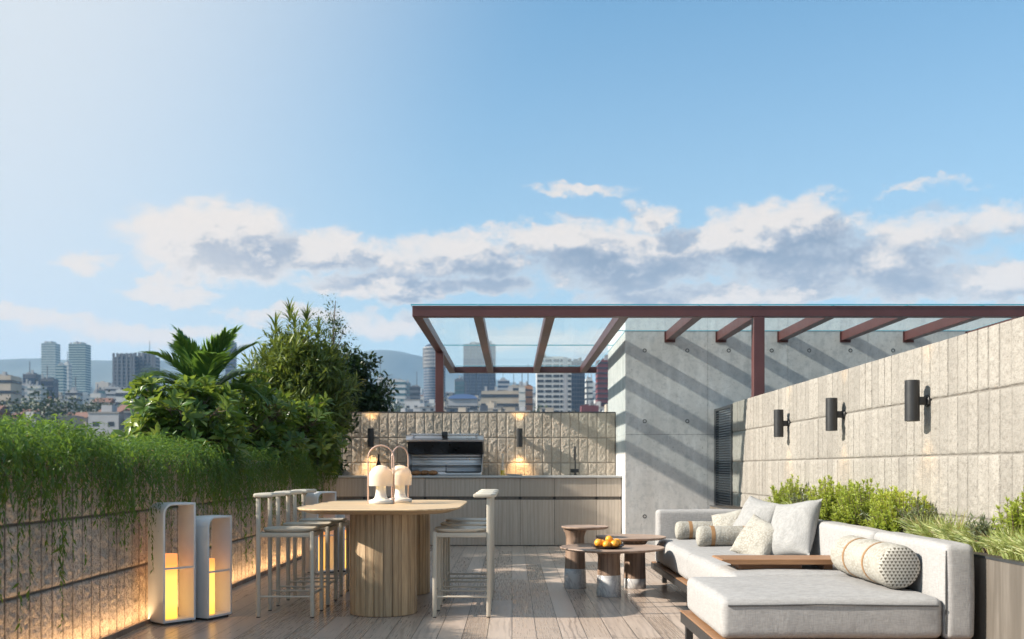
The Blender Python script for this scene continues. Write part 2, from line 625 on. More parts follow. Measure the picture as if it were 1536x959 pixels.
M['candle'] = emit('glowing wax', (1, .6, .2), 1.0, (.5, [(0, (1.0, .45, .065)), (.25, (1.0, .52, .11)), (.65, (1.0, .45, .10)), (.85, (.80, .25, .06)), (1, (.62, .21, .07))]))
M['strip'] = emit('warm light strip', (1, .67, .34), 15.0)
M['bulb'] = emit('warm bulb', (1, .74, .36), 2.8)


def glass_roof():
    m = bpy.data.materials.new('dusty roof glass')
    m.use_nodes = True
    t = m.node_tree
    t.nodes.clear()
    g = NT(t)
    tr = g.n('ShaderNodeBsdfTransparent', {'Color': (.905, .955, .965, 1)})
    df = g.n('ShaderNodeBsdfTranslucent', {'Color': (.66, .72, .74, 1)})
    gl = g.n('ShaderNodeBsdfGlossy', {'Color': (.9, .95, .95, 1), 'Roughness': .02})
    a = g.n('ShaderNodeMixShader', {0: .10, 1: tr.outputs[0], 2: df.outputs[0]})
    b = g.n('ShaderNodeMixShader', {0: .07, 1: a.outputs[0], 2: gl.outputs[0]})
    out = g.n('ShaderNodeOutputMaterial')
    t.links.new(b.outputs[0], out.inputs[0])
    return m


M['roof_glass'] = glass_roof()
M['glass_edge'] = mat('teal glass edge', (.03, .30, .38), .15)


def clear_glass(name, tint=(.95, .97, .97), gloss=.12):
    m = bpy.data.materials.new(name)
    m.use_nodes = True
    t = m.node_tree
    t.nodes.clear()
    g = NT(t)
    tr = g.n('ShaderNodeBsdfTransparent', {'Color': (*tint, 1)})
    gl = g.n('ShaderNodeBsdfGlossy', {'Color': (1, 1, 1, 1), 'Roughness': .03})
    b = g.n('ShaderNodeMixShader', {0: gloss, 1: tr.outputs[0], 2: gl.outputs[0]})
    out = g.n('ShaderNodeOutputMaterial')
    t.links.new(b.outputs[0], out.inputs[0])
    return m


M['carafe'] = clear_glass('clear carafe glass')
M['juice'] = simple('yellow juice', (.75, .50, .03), .3)


def opal_shade():
    m = bpy.data.materials.new('opal lamp shade')
    m.use_nodes = True
    t = m.node_tree
    t.nodes.clear()
    g = NT(t)
    p = g.n('ShaderNodeBsdfPrincipled', {'Base Color': (.62, .59, .54, 1), 'Roughness': .4})
    tr = g.n('ShaderNodeBsdfTranslucent', {'Color': (.9, .8, .68, 1)})
    mx = g.n('ShaderNodeMixShader', {0: .3, 1: p.outputs[0], 2: tr.outputs[0]})
    out = g.n('ShaderNodeOutputMaterial')
    t.links.new(mx.outputs[0], out.inputs[0])
    return m


M['shade'] = opal_shade()
SKY_S, EXPO, HAZE = .10, 1.14, 1.6e-4
# ================================================================== TERRACE SETTING
XL, XR = -2.92, 3.06          # faces of the two side walls
YB = 16.4                     # face of the back wall
COURSES = [0.0, .44, .868, 1.292, 1.702, 2.107]

b = B().box(-7.6, 11.5, -3.0, 21.6, -14.0, 0.0)
tag(b.build('terrace_floor', M['floor'], smooth=False), kind='structure')


def stone_wall(name, label, L, H, origin, sdir, ndir, thick, m, bw=.1485, seed=0, amp=.009, coping=True, joint_w=1.0, nsub=7, depth=.010):
    """split-faced block wall: every block and joint is relief in the mesh"""
    t = thing(name, label, 'wall', origin)
    nb = int(round(L / bw))
    bw = L / nb
    so = np.concatenate([[0, .0035, .008, .014], np.linspace(.014, bw - .014, nsub + 2)[1:-1], [bw - .014, bw - .008, bw - .0035]])
    so = so[so < bw]
    s = np.concatenate([k * bw + so for k in range(nb)] + [[L]])
    cs = [c for c in COURSES if c < H - .05] + [H]
    tl = []
    for a, c in zip(cs[:-1], cs[1:]):
        tl += list(a + np.array([0, .005, .010, .017])) + list(np.linspace(a + .03, c - .03, int(nsub * 2.9))) + list(c - np.array([.017, .010, .005]))
    tl = np.array(tl + [H])
    S, T = np.meshgrid(s, tl)
    bi = np.clip(np.floor(S / bw + 1e-6), 0, nb - 1)
    ci = np.zeros_like(T)
    for c in cs[1:-1]:
        ci += (T >= c)
    wob = .0025 * vnoise(S * 9, T * 2, seed + 5)
    ds = np.minimum(np.abs(S - np.round(S / bw) * bw) + wob * 0, 1)
    dt = np.min(np.stack([np.abs(T - c) for c in cs[1:-1]] or [np.ones_like(T)]), axis=0) - .004 * (vnoise(S * 14, T, seed + 9) + .2)
    edge = np.clip(np.minimum((ds - .0045 * joint_w) / .006, (dt - .005 * min(1, joint_w)) / .008), 0, 1)
    rb = _hash(bi, ci, seed + 3)
    rough = fbm(S * 24 + rb * 40, T * 19 + rb * 17, seed, 3) * amp * 1.0 + fbm(S * 46 + T * 20, T * 42, seed + 31, 3) * amp * .85
    tilt = (_hash(bi, ci, seed + 4) - .5) * .010 * ((S / bw - bi) - .5) + (rb - .5) * .005
    pillow = np.clip(np.minimum((ds) / .03, (np.min(np.stack([np.abs(T - c) for c in cs]), axis=0)) / .04), 0, 1)
    h = edge * (depth + rough * pillow + tilt * depth * 100 + .4 * depth * pillow) - .002
    sd, nd_ = np.array(sdir, float), np.array(ndir, float)
    P = S[..., None] * sd + T[..., None] * np.array([0, 0, 1.]) + h[..., None] * nd_
    nr, nc = S.shape
    V = P.reshape(-1, 3)
    idx = np.arange(nr * nc).reshape(nr, nc)
    Fq = np.stack([idx[:-1, :-1], idx[:-1, 1:], idx[1:, 1:], idx[1:, :-1]], -1).reshape(-1, 4)
    up = np.cross(sd, [0, 0, 1.])
    if np.dot(up, nd_) < 0:
        Fq = Fq[:, ::-1]
    me = bpy.data.meshes.new(name)
    me.from_pydata(V.tolist(), [], Fq.tolist())
    at = me.attributes.new('rnd', 'FLOAT', 'FACE')
    at.data.foreach_set('value', rb[:-1, :-1].reshape(-1))
    aj = me.attributes.new('joint', 'FLOAT', 'POINT')
    aj.data.foreach_set('value', (1 - edge).reshape(-1))
    link('block_face', me, m, t, smooth=True, angle=50)
    # the core behind the faces
    q = B()
    e, w = sd * L, nd_ * -thick
    i = nd_ * -.0
    base = [i, i + e, w + e, w]
    q.add([tuple(p) for p in base] + [tuple(np.array(p) + [0, 0, H]) for p in base],
          [(0, 1, 2, 3), (4, 7, 6, 5), (1, 5, 6, 2), (2, 6, 7, 3), (3, 7, 4, 0)], .5)
    q.build('core', m, t, smooth=False)
    if coping:
        q = B()
        a0, a1 = nd_ * .004, nd_ * -(thick + .004)
        pts = [a0, a0 + e, a1 + e, a1]
        q.prism([(p[0], p[1]) for p in pts], H + .001, H + .022)
        q.build('coping', M['coping'], t, smooth=False)
    return t


wl = stone_wall('stone_wall', 'low brown block wall on the left, half hidden under trailing plants', 13.9, 1.292, (XL, 2.5, 0), (0, 1, 0), (1, 0, 0), .2, M['stone_left'], seed=1, amp=.010, coping=False, nsub=13, joint_w=1.3, depth=.006)
stone_wall('stone_wall', 'rough block wall at the back, behind the barbecue counter', 4.615, 2.107, (XL, YB, 0), (1, 0, 0), (0, -1, 0), .25, M['stone_back'], seed=2, amp=.0065, nsub=17, joint_w=.7, depth=.006)
stone_wall('stone_wall', 'tall pale sunlit block wall on the right, with three black wall lamps', 12.33, 2.107, (XR, 1.5, 0), (0, 1, 0), (-1, 0, 0), .22, M['stone_pale'], seed=3, amp=.008, coping=False, joint_w=.5, nsub=10)

# concrete volume
X0, X1, Y0, Y1, H = 1.705, 9.2, 15.04, 17.76, 3.55
t = thing('concrete_block', 'tall grey fair-faced concrete block under the roof beams, marked with tie holes', 'building', (X0, Y0, 0))
b = B().box(X0 + .012, X1, Y0 + .012, Y1, 0, H - .004)
b.build('core', M['dark_gap'], t, smooth=False, world=True)
xs = [X0, 2.945, 4.15, 5.355, 6.56, 7.765, X1]
zs = [0.0, 1.711, H]
for i in range(len(xs) - 1):
    for j in range(2):
        g_ = .0022
        o = B().box(xs[i] + (g_ if i else 0), xs[i + 1] - g_, Y0, Y0 + .0115, zs[j] + (g_ if j else 0), zs[j + 1] - (g_ if j == 0 else 0))
        o.build('facing_panel', M['concrete'], t, smooth=False, world=True)
for j in range(2):
    B().box(X0, X0 + .0115, Y0 + .0117, Y1, zs[j] + (.001 if j else 0), zs[j + 1] - (.001 if j == 0 else 0)).build('side_panel', M['concrete'], t, smooth=False, world=True)
B().box(X0 - .0, X1, Y0 - .0, Y1, H + .001, H + .03).build('parapet_cap', M['concrete'], t, smooth=False, world=True)
for z in (2.975, 1.912, .48):
    for x in (1.995, 2.637, 3.26, 3.905, 4.47, 5.09, 5.73, 6.38):
        if z < 2 and x > 3.1:
            continue
        b = B()
        b.lathe([(.030, -.002), (.030, .0015), (.019, .0022), (.017, -.004), (.0, -.004)], 18, cap=False)
        for i, p in enumerate(b.v):
            b.v[i] = (x + p[0], Y0 - p[2], z + p[1])
        b.f = [tuple(reversed(f)) for f in b.f]
        b.build('tie_hole', M['charcoal'], t, world=True)

# slatted gate between wall and concrete
t = thing('slatted_gate', 'narrow dark metal gate of thin horizontal slats between the pale wall and the concrete', 'gate', (XR, 13.84, 0))
b = B().box(XR - .025, XR + .03, 14.93, 15.03, 0.0, 2.09).box(XR - .025, XR + .03, 13.845, 13.90, 0.0, 2.09)
b.box(XR - .02, XR + .025, 13.90, 14.93, 2.05, 2.09).box(XR - .02, XR + .025, 13.90, 14.93, 0.03, .08)
b.build('gate_frame', M['charcoal'], t, smooth=False, bevel=.003, seg=1, world=True)
b = B()
z = .1
while z < 2.03:
    b.add([(XR - .015, 13.9, z), (XR - .015, 14.93, z), (XR + .018, 14.93, z + .022), (XR + .018, 13.9, z + .022),
           (XR - .015, 13.9, z + .006), (XR - .015, 14.93, z + .006), (XR + .018, 14.93, z + .028), (XR + .018, 13.9, z + .028)],
          [(3, 2, 1, 0), (4, 5, 6, 7), (0, 1, 5, 4), (2, 3, 7, 6), (1, 2, 6, 5), (3, 0, 4, 7)])
    z += .036
b.build('slat_panel', M['charcoal'], t, smooth=False, world=True)

# pergola
ZB, ZT = 3.125, 3.262
t = thing('pergola', 'oxide red steel pergola with a glass roof over the back of the terrace', 'pergola', (-1.263, 12.66, 0))
BX = [-1.263, -.492, .43, 1.37, 2.313, 3.082, 4.01, 4.952, 5.9, 6.84]
XE = 7.85
B().box(-1.263, XE, 12.66, 12.79, ZB, ZT).build('front_beam', M['rust_paint'], t, bevel=.003, seg=1, smooth=False, world=True)
B().box(-1.263, X0 - .003, 20.07, 20.2, ZB, ZT - .02).build('back_beam', M['rust_paint'], t, bevel=.003, seg=1, smooth=False, world=True)
for i, x in enumerate(BX):
    y1 = 20.07 if x < X0 - .2 else Y0 - .002
    B().box(x, x + .12, 12.79, y1 if x < X0 - .2 else Y0 - .0095, ZB + .001, ZT - .002).build('rafter', M['rust_paint'], t, bevel=.003, seg=1, smooth=False, world=True)
B().box(-1.262, -1.131, 16.46, 16.59, 2.142, ZB).build('post', M['rust_paint'], t, bevel=.003, seg=1, smooth=False, world=True)
B().box(XR + .001, XR + .14, 12.662, 12.788, 2.119, ZB).build('post', M['rust_paint'], t, bevel=.003, seg=1, smooth=False, world=True)
for i, x in enumerate(BX):
    if x > X0 - .2:
        q = B().box(x - .022, x + .142, Y0 - .009, Y0 - .001, ZB - .03, ZT + .001)
        for (dx, dz) in ((-.011, -.018), (.131, -.018), (-.011, .118), (.131, .118)):
            q.box(x + dx - .005, x + dx + .005, Y0 - .017, Y0 - .0092, ZB + dz - .005, ZB + dz + .005)
        q.build('wall_bracket', M['rust_paint'], t, smooth=False, world=True)
for x0_, x1_, y0_, y1_, z_ in ((-1.29, -1.103, 16.44, 16.61, 2.1312), (XR - .008, XR + .17, 12.64, 12.81, 2.1085)):
    q = B().box(x0_, x1_, y0_, y1_, z_, z_ + .010)
    q.build('base_plate', M['rust_paint'], t, smooth=False, world=True)
gz0, gz1 = ZT + .003, ZT + .017
edges = [-1.285] + [x + .06 for x in BX[1:]] + [XE + .02]
for i in range(len(edges) - 1):
    a, c = edges[i] + .004, edges[i + 1] - .004
    if c <= 1.7:
        spans = [(12.645, 16.79, a, c), (16.81, 20.22, a, c)]
    elif a < 1.7:
        spans = [(12.645, Y0 - .004, a, c), (Y0 - .004 + .008, 16.79, a, X0 - .004), (16.81, 20.22, a, X0 - .004)]
    else:
        spans = [(12.645, Y0 - .004, a, c)]
    for (y0, y1, xa, xb) in spans:
        q = B().box(xa, xb, y0, y1, gz0, gz1)
        q.m = [0, 0, 1, 1, 1, 1]
        q.build('glass_pane', [M['roof_glass'], M['glass_edge']], t, smooth=False, world=True)

# ================================================================== OUTDOOR KITCHEN
t = thing('kitchen_counter', 'long grey outdoor kitchen counter with flush cabinet fronts along the back wall', 'counter', (XL, 15.5, 0))
cz = 1.09
B().box(XL + .005, 1.70, 15.47, YB - .018, cz - .032, cz).build('countertop', M['counter'], t, smooth=False, bevel=.003, seg=1, world=True)
B().box(XL + .01, 1.695, 15.53, YB - .02, .05, cz - .034).build('carcass', M['dark_gap'], t, smooth=False, world=True)
B().box(XL + .01, 1.69, 15.56, YB - .03, 0.0, .049).build('plinth', M['dark_gap'], t, smooth=False, world=True)
sx = [XL + .01, -2.297, -1.35, -.404, .127, .66, 1.311, 1.697]
for i in range(len(sx) - 1):
    B().box(sx[i] + .003, sx[i + 1] - .003, 15.5, 15.522, .765, cz - .040, rnd=random.random()).build('drawer_front', M['cabinet'], t, smooth=False, bevel=.0015, seg=1, world=True)
    B().box(sx[i] + .003, sx[i + 1] - .003, 15.5, 15.522, .012, .716, rnd=random.random()).build('cabinet_door', M['cabinet'], t, smooth=False, bevel=.0015, seg=1, world=True)
    B().box(sx[i] + .02, sx[i + 1] - .02, 15.516, 15.529, .722, .758).build('grip_rail', M['cladding'], t, smooth=False, world=True)
# faucet, fixed to the worktop
fx, fy = 1.02, 16.12
fc = bpy.data.objects.new('faucet', None)
q = B()
path = [(fx, fy, cz)] + [(fx, fy, cz + .1 + .05 * i) for i in range(6)]
for i in range(13):
    a = math.pi * i / 12
    path.append((fx - .012 + .012 * math.cos(a), fy - .075 + .075 * math.cos(a), cz + .385 + .078 * math.sin(a)))
path += [(fx - .024, fy - .15, cz + .33), (fx - .024, fy - .15, cz + .24)]
q.tube(path, .0115, 10)
q.lathe([(.026, cz), (.026, cz + .012), (.018, cz + .016), (.018, cz + .09)], 20, (fx, fy))
fo = q.build('faucet', M['black_metal'], t, world=True)
B().box(fx - .078, fx + .055, fy - .03, fy + .02, cz + .045, cz + .105).build('mixer_block', M['black_metal'], fo, bevel=.006, smooth=True, world=True)

# barbecue
gx0, gx1, gy0, gy1 = -1.665, -.445, 15.58, 16.30
t = thing('barbecue_grill', 'wide stainless steel barbecue with its dark lined hood raised, on the counter', 'barbecue', (gx0, gy0, cz))
B().box(gx0 + .03, gx1 - .03, gy0 + .10, gy1, cz + .001, cz + .052).build('firebox', M['steel'], t, bevel=.006, world=True)
B().box(gx0 + .62, gx1 - .05, gy0 + .03, gy0 + .3, cz + .053, cz + .062).build('cooking_grate', M['grate'], t, smooth=False, world=True)
q = B().box(gx0 + .035, gx1 - .035, gy1 - .10, gy1 - .02, cz + .053, cz + .35)
q.build('back_panel', M['steel'], t, bevel=.004, world=True)
for z in (.155, .245, .30):
    B().box(gx0 + .04, gx1 - .04, gy1 - .128, gy1 - .102, cz + z, cz + z + .045).build('stepped_ledge', M['steel'], t, bevel=.01, seg=3, world=True)
for x in (gx0 + .02, gx1 - .04):
    B().prism([(gy0 + .2, 0), (gy1 - .02, 0), (gy1 - .02, .33), (gy1 - .2, .36)], 0, .018)
    q = B()
    prof = [(gy0 + .12, cz + .053), (gy1 - .02, cz + .053), (gy1 - .02, cz + .38), (gy1 - .30, cz + .38)]
    q.add([(x, a, z) for a, z in prof] + [(x + .018, a, z) for a, z in prof],
          [(0, 1, 2, 3), (7, 6, 5, 4), (0, 4, 5, 1), (1, 5, 6, 2), (2, 6, 7, 3), (3, 7, 4, 0)])
    q.build('side_plate', M['steel'], t, smooth=False, bevel=.004, world=True)
# warming rack
q = B()
for y in (gy1 - .30, gy1 - .22, gy1 - .14):
    q.tube([(gx0 + .05, y, cz + .135), (gx1 - .05, y, cz + .135)], .005, 8)
for x in (gx0 + .05, (gx0 + gx1) / 2, gx1 - .05):
    q.tube([(x, gy1 - .31, cz + .135), (x, gy1 - .12, cz + .135)], .006, 8)
    q.tube([(x, gy1 - .31, cz + .053), (x, gy1 - .31, cz + .165)], .007, 8)
q.build('warming_rack', M['charcoal'], t, world=True)
# hood raised: steel shell outside, black enamel inside
hood = []
prof = [(gy0 + .12, cz + .535), (gy0 + .115, cz + .56), (gy0 + .16, cz + .615), (gy0 + .26, cz + .645), (gy0 + .42, cz + .65), (gy1 - .04, cz + .60), (gy1, cz + .48), (gy1, cz + .36)]
q = B()
n = len(prof)
for (xa, xb) in ((gx0, gx1),):
    v = [(xa, a, z) for a, z in prof] + [(xb, a, z) for a, z in prof]
    f = [(i, i + 1, n + i + 1, n + i) for i in range(n - 1)]
    inner = [(a + .015 if k < 3 else a - (.0 if k < 5 else .018), z - .022 if k > 1 else z) for k, (a, z) in enumerate(prof)]
    v += [(xa + .012, a, z) for a, z in inner] + [(xb - .012, a, z) for a, z in inner]
    f += [(2 * n + i + 1, 2 * n + i, 3 * n + i, 3 * n + i + 1) for i in range(n - 1)]
    f += [(0, n, 3 * n, 2 * n), (n - 1, 2 * n + n - 1, 3 * n + n - 1, n + n - 1)]
    f += [tuple([i for i in range(n)] + [2 * n + i for i in reversed(range(n))])]
    f += [tuple([n + i for i in reversed(range(n))] + [3 * n + i for i in range(n)])]
    q.add(v, f)
hd = q.build('hood', M['steel'], t, world=True, angle=25)
q = B()
q.add([(gx0 + .014, gy0 + .14, cz + .53), (gx1 - .014, gy0 + .14, cz + .53), (gx1 - .014, gy0 + .28, cz + .345), (gx0 + .014, gy0 + .28, cz + .345),
       (gx0 + .014, gy1 - .02, cz + .58), (gx1 - .014, gy1 - .02, cz + .58), (gx1 - .014, gy1 - .02, cz + .345), (gx0 + .014, gy1 - .02, cz + .345)],
      [(0, 1, 2, 3), (4, 7, 6, 5), (0, 4, 5, 1), (3, 2, 6, 7), (0, 3, 7, 4), (1, 5, 6, 2)])
q.build('hood_lining', M['steel_dark'], hd, smooth=False, bevel=.004, world=True)
q = B()
for x in (gx0 + .12, gx1 - .12):
    q.tube([(x, gy0 + .17, cz + .612), (x, gy0 + .12, cz + .64)], .009, 8)
q.tube([(gx0 + .08, gy0 + .115, cz + .643), (gx1 - .08, gy0 + .115, cz + .643)], .013, 12)
q.build('hood_handle', M['steel'], hd, world=True)
B().box(gx0 + .565, gx0 + .655, gy0 + .085, gy0 + .135, cz + .585, cz + .69).build('thermometer', M['steel_dark'], hd, bevel=.01, world=True)

RL = ['leftmost of three crusty bread rolls on the counter below the raised hood',
      'middle of three crusty bread rolls on the counter below the raised hood',
      'rightmost of three crusty bread rolls, nearest the cooking grate']
for k, (x, y) in enumerate(((-1.50, 15.60), (-1.365, 15.68), (-1.235, 15.59))):
    q = B()
    prof = []
    for i in range(15):
        a = math.pi * i / 14
        prof.append((.076 * math.sin(a) ** .85 + .0001, .040 - .038 * math.cos(a) * (1.0 if a < 1.57 else 1.0)))
    q.lathe(prof, 26)
    q.v = [(p[0] * 1.08 * (1 + .06 * math.sin(3 * math.atan2(p[1], p[0]) + k)), p[1] * (1 + .04 * math.cos(2 * math.atan2(p[1], p[0]) + k)), p[2] + .004 * math.sin(30 * p[0] + k)) for p in q.v]
    q.v = [(p[0], p[1], max(0.0, p[2])) for p in q.v]
    o = q.build('bread_roll', M['bread'])
    o.location = (x, y, cz + .001)
    o.rotation_euler.z = k * 1.1
    tag(o, RL[k], 'bread roll', 'bread rolls beside the barbecue')

q = B().lathe([(.0, .0), (.042, .002), (.046, .02), (.046, .12), (.040, .17), (.022, .225), (.014, .26), (.013, .315), (.016, .318), (.016, .335), (.0, .336)], 28, cap=False)
o = q.build('bottle', M['bottle'])
o.location = px(568, 712, 15.85)
o.location.z = cz
tag(o, 'black long-necked bottle on the counter, behind the table lamps', 'bottle')

t = thing('carafe', 'slim clear carafe with yellow juice on the counter right of the barbecue', 'carafe', (-.145, 15.75, cz))
B().lathe([(.0, .001), (.036, .001), (.038, .02), (.036, .14), (.022, .22), (.020, .30), (.026, .345)], 24, cap=False).build('glass_body', M['carafe'], t)
B().lathe([(.0, .004), (.034, .004), (.0355, .02), (.035, .085), (.0, .086)], 24, cap=False).build('juice', M['juice'], t)
t = thing('serving_plate', 'flat pale grey serving plate on the counter under the right wall lamp', 'plate', (.04, 15.72, cz))
B().lathe([(.0, .004), (.10, .004), (.128, .016), (.132, .020), (.130, .016), (.105, .001), (.0, .001)], 36, cap=False).build('dish', M['counter'], t)

# ================================================================== WALL LAMPS
def make_sconce(label, group):
    t = thing('wall_lamp', label, 'wall lamp', group=group)
    q = B().lathe([(.040, -.148), (.046, -.150), (.0525, -.148), (.0525, .148), (.050, .151), (.046, .150), (.040, .148)], 32, (0, -.115), cap=False)
    q.build('lamp_body', M['black_metal'], t)
    q = B().lathe([(.0, -.135), (.043, -.135)], 24, (0, -.115), cap=False)
    q.lathe([(.043, .135), (.0, .135)], 24, (0, -.115), cap=False)
    q.build('lens', M['bulb'], t)
    B().box(-.022, .022, -.07, -.012, -.03, .03).build('bracket_arm', M['black_metal'], t, bevel=.004)
    q = B().lathe([(.0, 0), (.045, 0), (.045, .016), (.042, .019), (.0, .019)], 28, cap=False)
    q.v = [(p[0], -p[2] + .004, p[1]) for p in q.v]
    q.f = [tuple(reversed(f)) for f in q.f]
    q.build('wall_plate', M['black_metal'], t)
    return t


def spot(loc, up, watts, parent=None):
    l = bpy.data.lights.new('wall_lamp_beam', 'SPOT')
    l.energy = watts
    l.color = (1, .62, .27)
    l.spot_size = R(84)
    l.spot_blend = .8
    l.shadow_soft_size = .03
    o = bpy.data.objects.new('wall_lamp_beam', l)
    col.objects.link(o)
    o.location = loc
    o.rotation_euler = (R(180) if up else 0, 0, 0)
    if parent:
        o.parent = parent
    return o


SL = 'black cylinder wall lamp on the pale right wall, '
s0 = make_sconce(SL + 'nearest the camera', 'wall lamps on the right wall')
s0.location, s0.rotation_euler = (XR - .012, 7.33, 1.696), (0, 0, R(-90))
for y, w in ((9.18, 'middle of the three'), (11.0, 'farthest, nearest the slatted gate')):
    copy_thing(s0, (XR - .012, y, 1.696), R(-90), SL + w)
copy_thing(s0, (-2.30, YB - .012, 1.70), 0, 'lit black cylinder wall lamp on the back wall beside the hanging leaves', 'lit wall lamps on the back wall')
copy_thing(s0, (.12, YB - .012, 1.70), 0, 'lit black cylinder wall lamp on the back wall right of the barbecue', 'lit wall lamps on the back wall')
for x in (-2.30, .12):
    spot((x, YB - .127, 1.70 + .155), True, 12)
    spot((x, YB - .127, 1.70 - .155), False, 19)
for y in (7.33, 9.18, 11.0):
    spot((XR - .127, y, 1.696 + .155), True, 3)
    spot((XR - .127, y, 1.696 - .155), False, 4)

# ================================================================== LIGHT STRIP
t = thing('light_strip', 'slim warm light channel along the foot of the left wall', 'light strip', (XL, 2.6, 0))
B().box(XL + .085, XL + .115, 2.6, 15.45, .003, .010).build('diffuser', M['strip'], t, smooth=False, world=True)
B().box(XL + .118, XL + .127, 2.6, 15.45, .001, .040).build('channel_lip', M['walnut'], t, smooth=False, world=True)

# ================================================================== FLOOR LANTERNS
def make_lantern(label, w, d, h, group, ch, cr):
    """open frame: front edge along +X, frame depth along +Y; upper left corner is rounded"""
    t = thing('floor_lantern', label, 'lantern', group=group)
    th, r = .017, .085
    outer = [(0, .02), (0, h - r)] + [(r - r * math.cos(a), h - r + r * math.sin(a)) for a in np.linspace(0, math.pi / 2, 9)[1:]] + [(w, h), (w, .02)]
    ri = r - th
    inner = [(th, .02 + th), (th, h - r)] + [(r - ri * math.cos(a), h - r + ri * math.sin(a)) for a in np.linspace(0, math.pi / 2, 9)[1:]] + [(w - th, h - th), (w - th, .02 + th)]
    n = len(outer)
    v = [(x, 0, z) for x, z in outer] + [(x, 0, z) for x, z in inner] + [(x, d, z) for x, z in outer] + [(x, d, z) for x, z in inner]
    f = []
    for i in range(n):
        j = (i + 1) % n
        f += [(i, j, n + j, n + i), (2 * n + j, 2 * n + i, 3 * n + i, 3 * n + j), (j, i, 2 * n + i, 2 * n + j), (n + i, n + j, 3 * n + j, 3 * n + i)]
    q = B().add(v, f)
    q.f = [tuple(reversed(a)) for a in q.f]
    q.build('frame', M['white_lacquer'], t, bevel=.0025, angle=30)
    B().box(.02, w - .02, .02, d - .02, 0, .0195).build('foot', M['charcoal'], t, smooth=False)
    B().box(th - .001, w - th + .001, .012, .026, h * .455, h * .455 + .014).build('crossbar', M['white_lacquer'], t, smooth=False, bevel=.002)
    return t


def make_candle(label, r, h, group):
    q = B().lathe([(.0, .0), (r * .98, .0), (r, .006), (r, h - .008), (r * .97, h - .001), (r * .85, h - .004), (.3 * r, h - .010), (.0, h - .010)], 36, cap=False)
    o = q.build('pillar_candle', M['candle'])
    return tag(o, label, 'candle', group)


def place_lanterns(ax, ay, labels):
    rz1, rz2 = math.atan2(.77, .64), math.atan2(.907, .42)
    for k, (ox, oy, rz, w, d, h, ch, cr) in enumerate(((-2.65, 7.6, rz1, .28, .22, .935, .50, .066), (-2.39, 7.86, rz2, .28, .2, .82, .44, .057))):
        t = make_lantern(labels[k], w, d, h, 'floor lanterns by the left wall', ch, cr)
        t.location, t.rotation_euler.z = (ox + ax, oy + ay, 0), rz
        c, s = math.cos(rz), math.sin(rz)
        lx, ly = w * .42, d * .55
        o = make_candle(labels[k + 2], cr, ch, 'glowing pillar candles')
        o.location = (ox + ax + c * lx - s * ly, oy + ay + s * lx + c * ly, .0378)


place_lanterns(0, 0, ['tallest white floor lantern nearest the camera, by the brown wall',
                      'shorter white floor lantern just right of the nearest tall one',
                      'glowing pillar candle inside the nearest tall lantern',
                      'glowing pillar candle inside the nearer short lantern'])
place_lanterns(.45, 3.7, ['tall white floor lantern seen behind the left stools',
                          'short white floor lantern half hidden behind the table leg',
                          'glowing pillar candle in the tall lantern behind the stools',
                          'glowing pillar candle in the short lantern behind the table leg'])

# ================================================================== DINING TABLE
TZ = .88
t = thing('bar_table', 'large light oak table with a rounded top on two ribbed drum legs', 'table', (-1.1, 9.0, 0))
def rounded(x0, x1, y0, y1, r, n=14, e=2.3):
    pts = []
    for cx_, cy_, a0 in ((x1 - r[0], y1 - r[1], 0), (x0 + r[0], y1 - r[1], 90), (x0 + r[0], y0 + r[1], 180), (x1 - r[0], y0 + r[1], 270)):
        for i in range(n + 1):
            a = R(a0 + 90 * i / n)
            ca, sa = math.cos(a), math.sin(a)
            pts.append((cx_ + r[0] * math.copysign(abs(ca) ** (2 / e), ca), cy_ + r[1] * math.copysign(abs(sa) ** (2 / e), sa)))
    return pts
P0 = rounded(-1.79, -.43, 7.80, 10.25, (.44, .62))
n = len(P0)
cx_, cy_ = -1.11, 9.02
def inset(d):
    out = []
    for (x, y) in P0:
        v = Vector((x - cx_, y - cy_))
        L = v.length
        out.append((cx_ + v.x * (1 - d / L), cy_ + v.y * (1 - d / L)))
    return out
rings = [(inset(.006), TZ), (P0, TZ - .006), (inset(.004), TZ - .013), (inset(.13), TZ - .045)]
q = B()
v = [(p[0], p[1], z) for ring, z in rings for p in ring]
f = [tuple(range(n))]
for k in range(3):
    for i in range(n):
        j = (i + 1) % n
        f.append(((k + 1) * n + i, (k + 1) * n + j, k * n + j, k * n + i))
f.append(tuple(3 * n + i for i in reversed(range(n))))
q.add(v, f)
q.build('tabletop', M['oak_top'], t, world=True, angle=25)
for (lx, ly) in ((-1.07, 8.325), (-1.07, 9.66)):
    q = B()
    N, r0 = 22, .277
    angs = []
    a = 0.0
    rr = random.Random(int(ly * 100))
    ws = [rr.choice((.7, 1.0, 1.0, 1.35)) for _ in range(N)]
    tot = sum(ws)
    for w in ws:
        a0, a1 = a, a + 2 * math.pi * w / tot
        a = a1
        g_ = .006
        for_r = r0 + rr.uniform(-.0015, .0015)
        pts = [(lx + for_r * math.cos(x_), ly + for_r * math.sin(x_)) for x_ in (a0 + g_, a1 - g_)]
        mid = [(lx + (for_r - .03) * math.cos(x_), ly + (for_r - .03) * math.sin(x_)) for x_ in (a1 - g_, a0 + g_)]
        q.prism(pts + mid, .004, TZ - .046, rr.random())
    lg = q.build('drum_leg', M['oak'], t, world=True, smooth=False, bevel=.003, seg=1)
    B().lathe([(r0 - .012, .0), (r0 - .012, TZ - .047)], 40, (lx, ly)).build('leg_core', M['walnut'], lg, world=True)

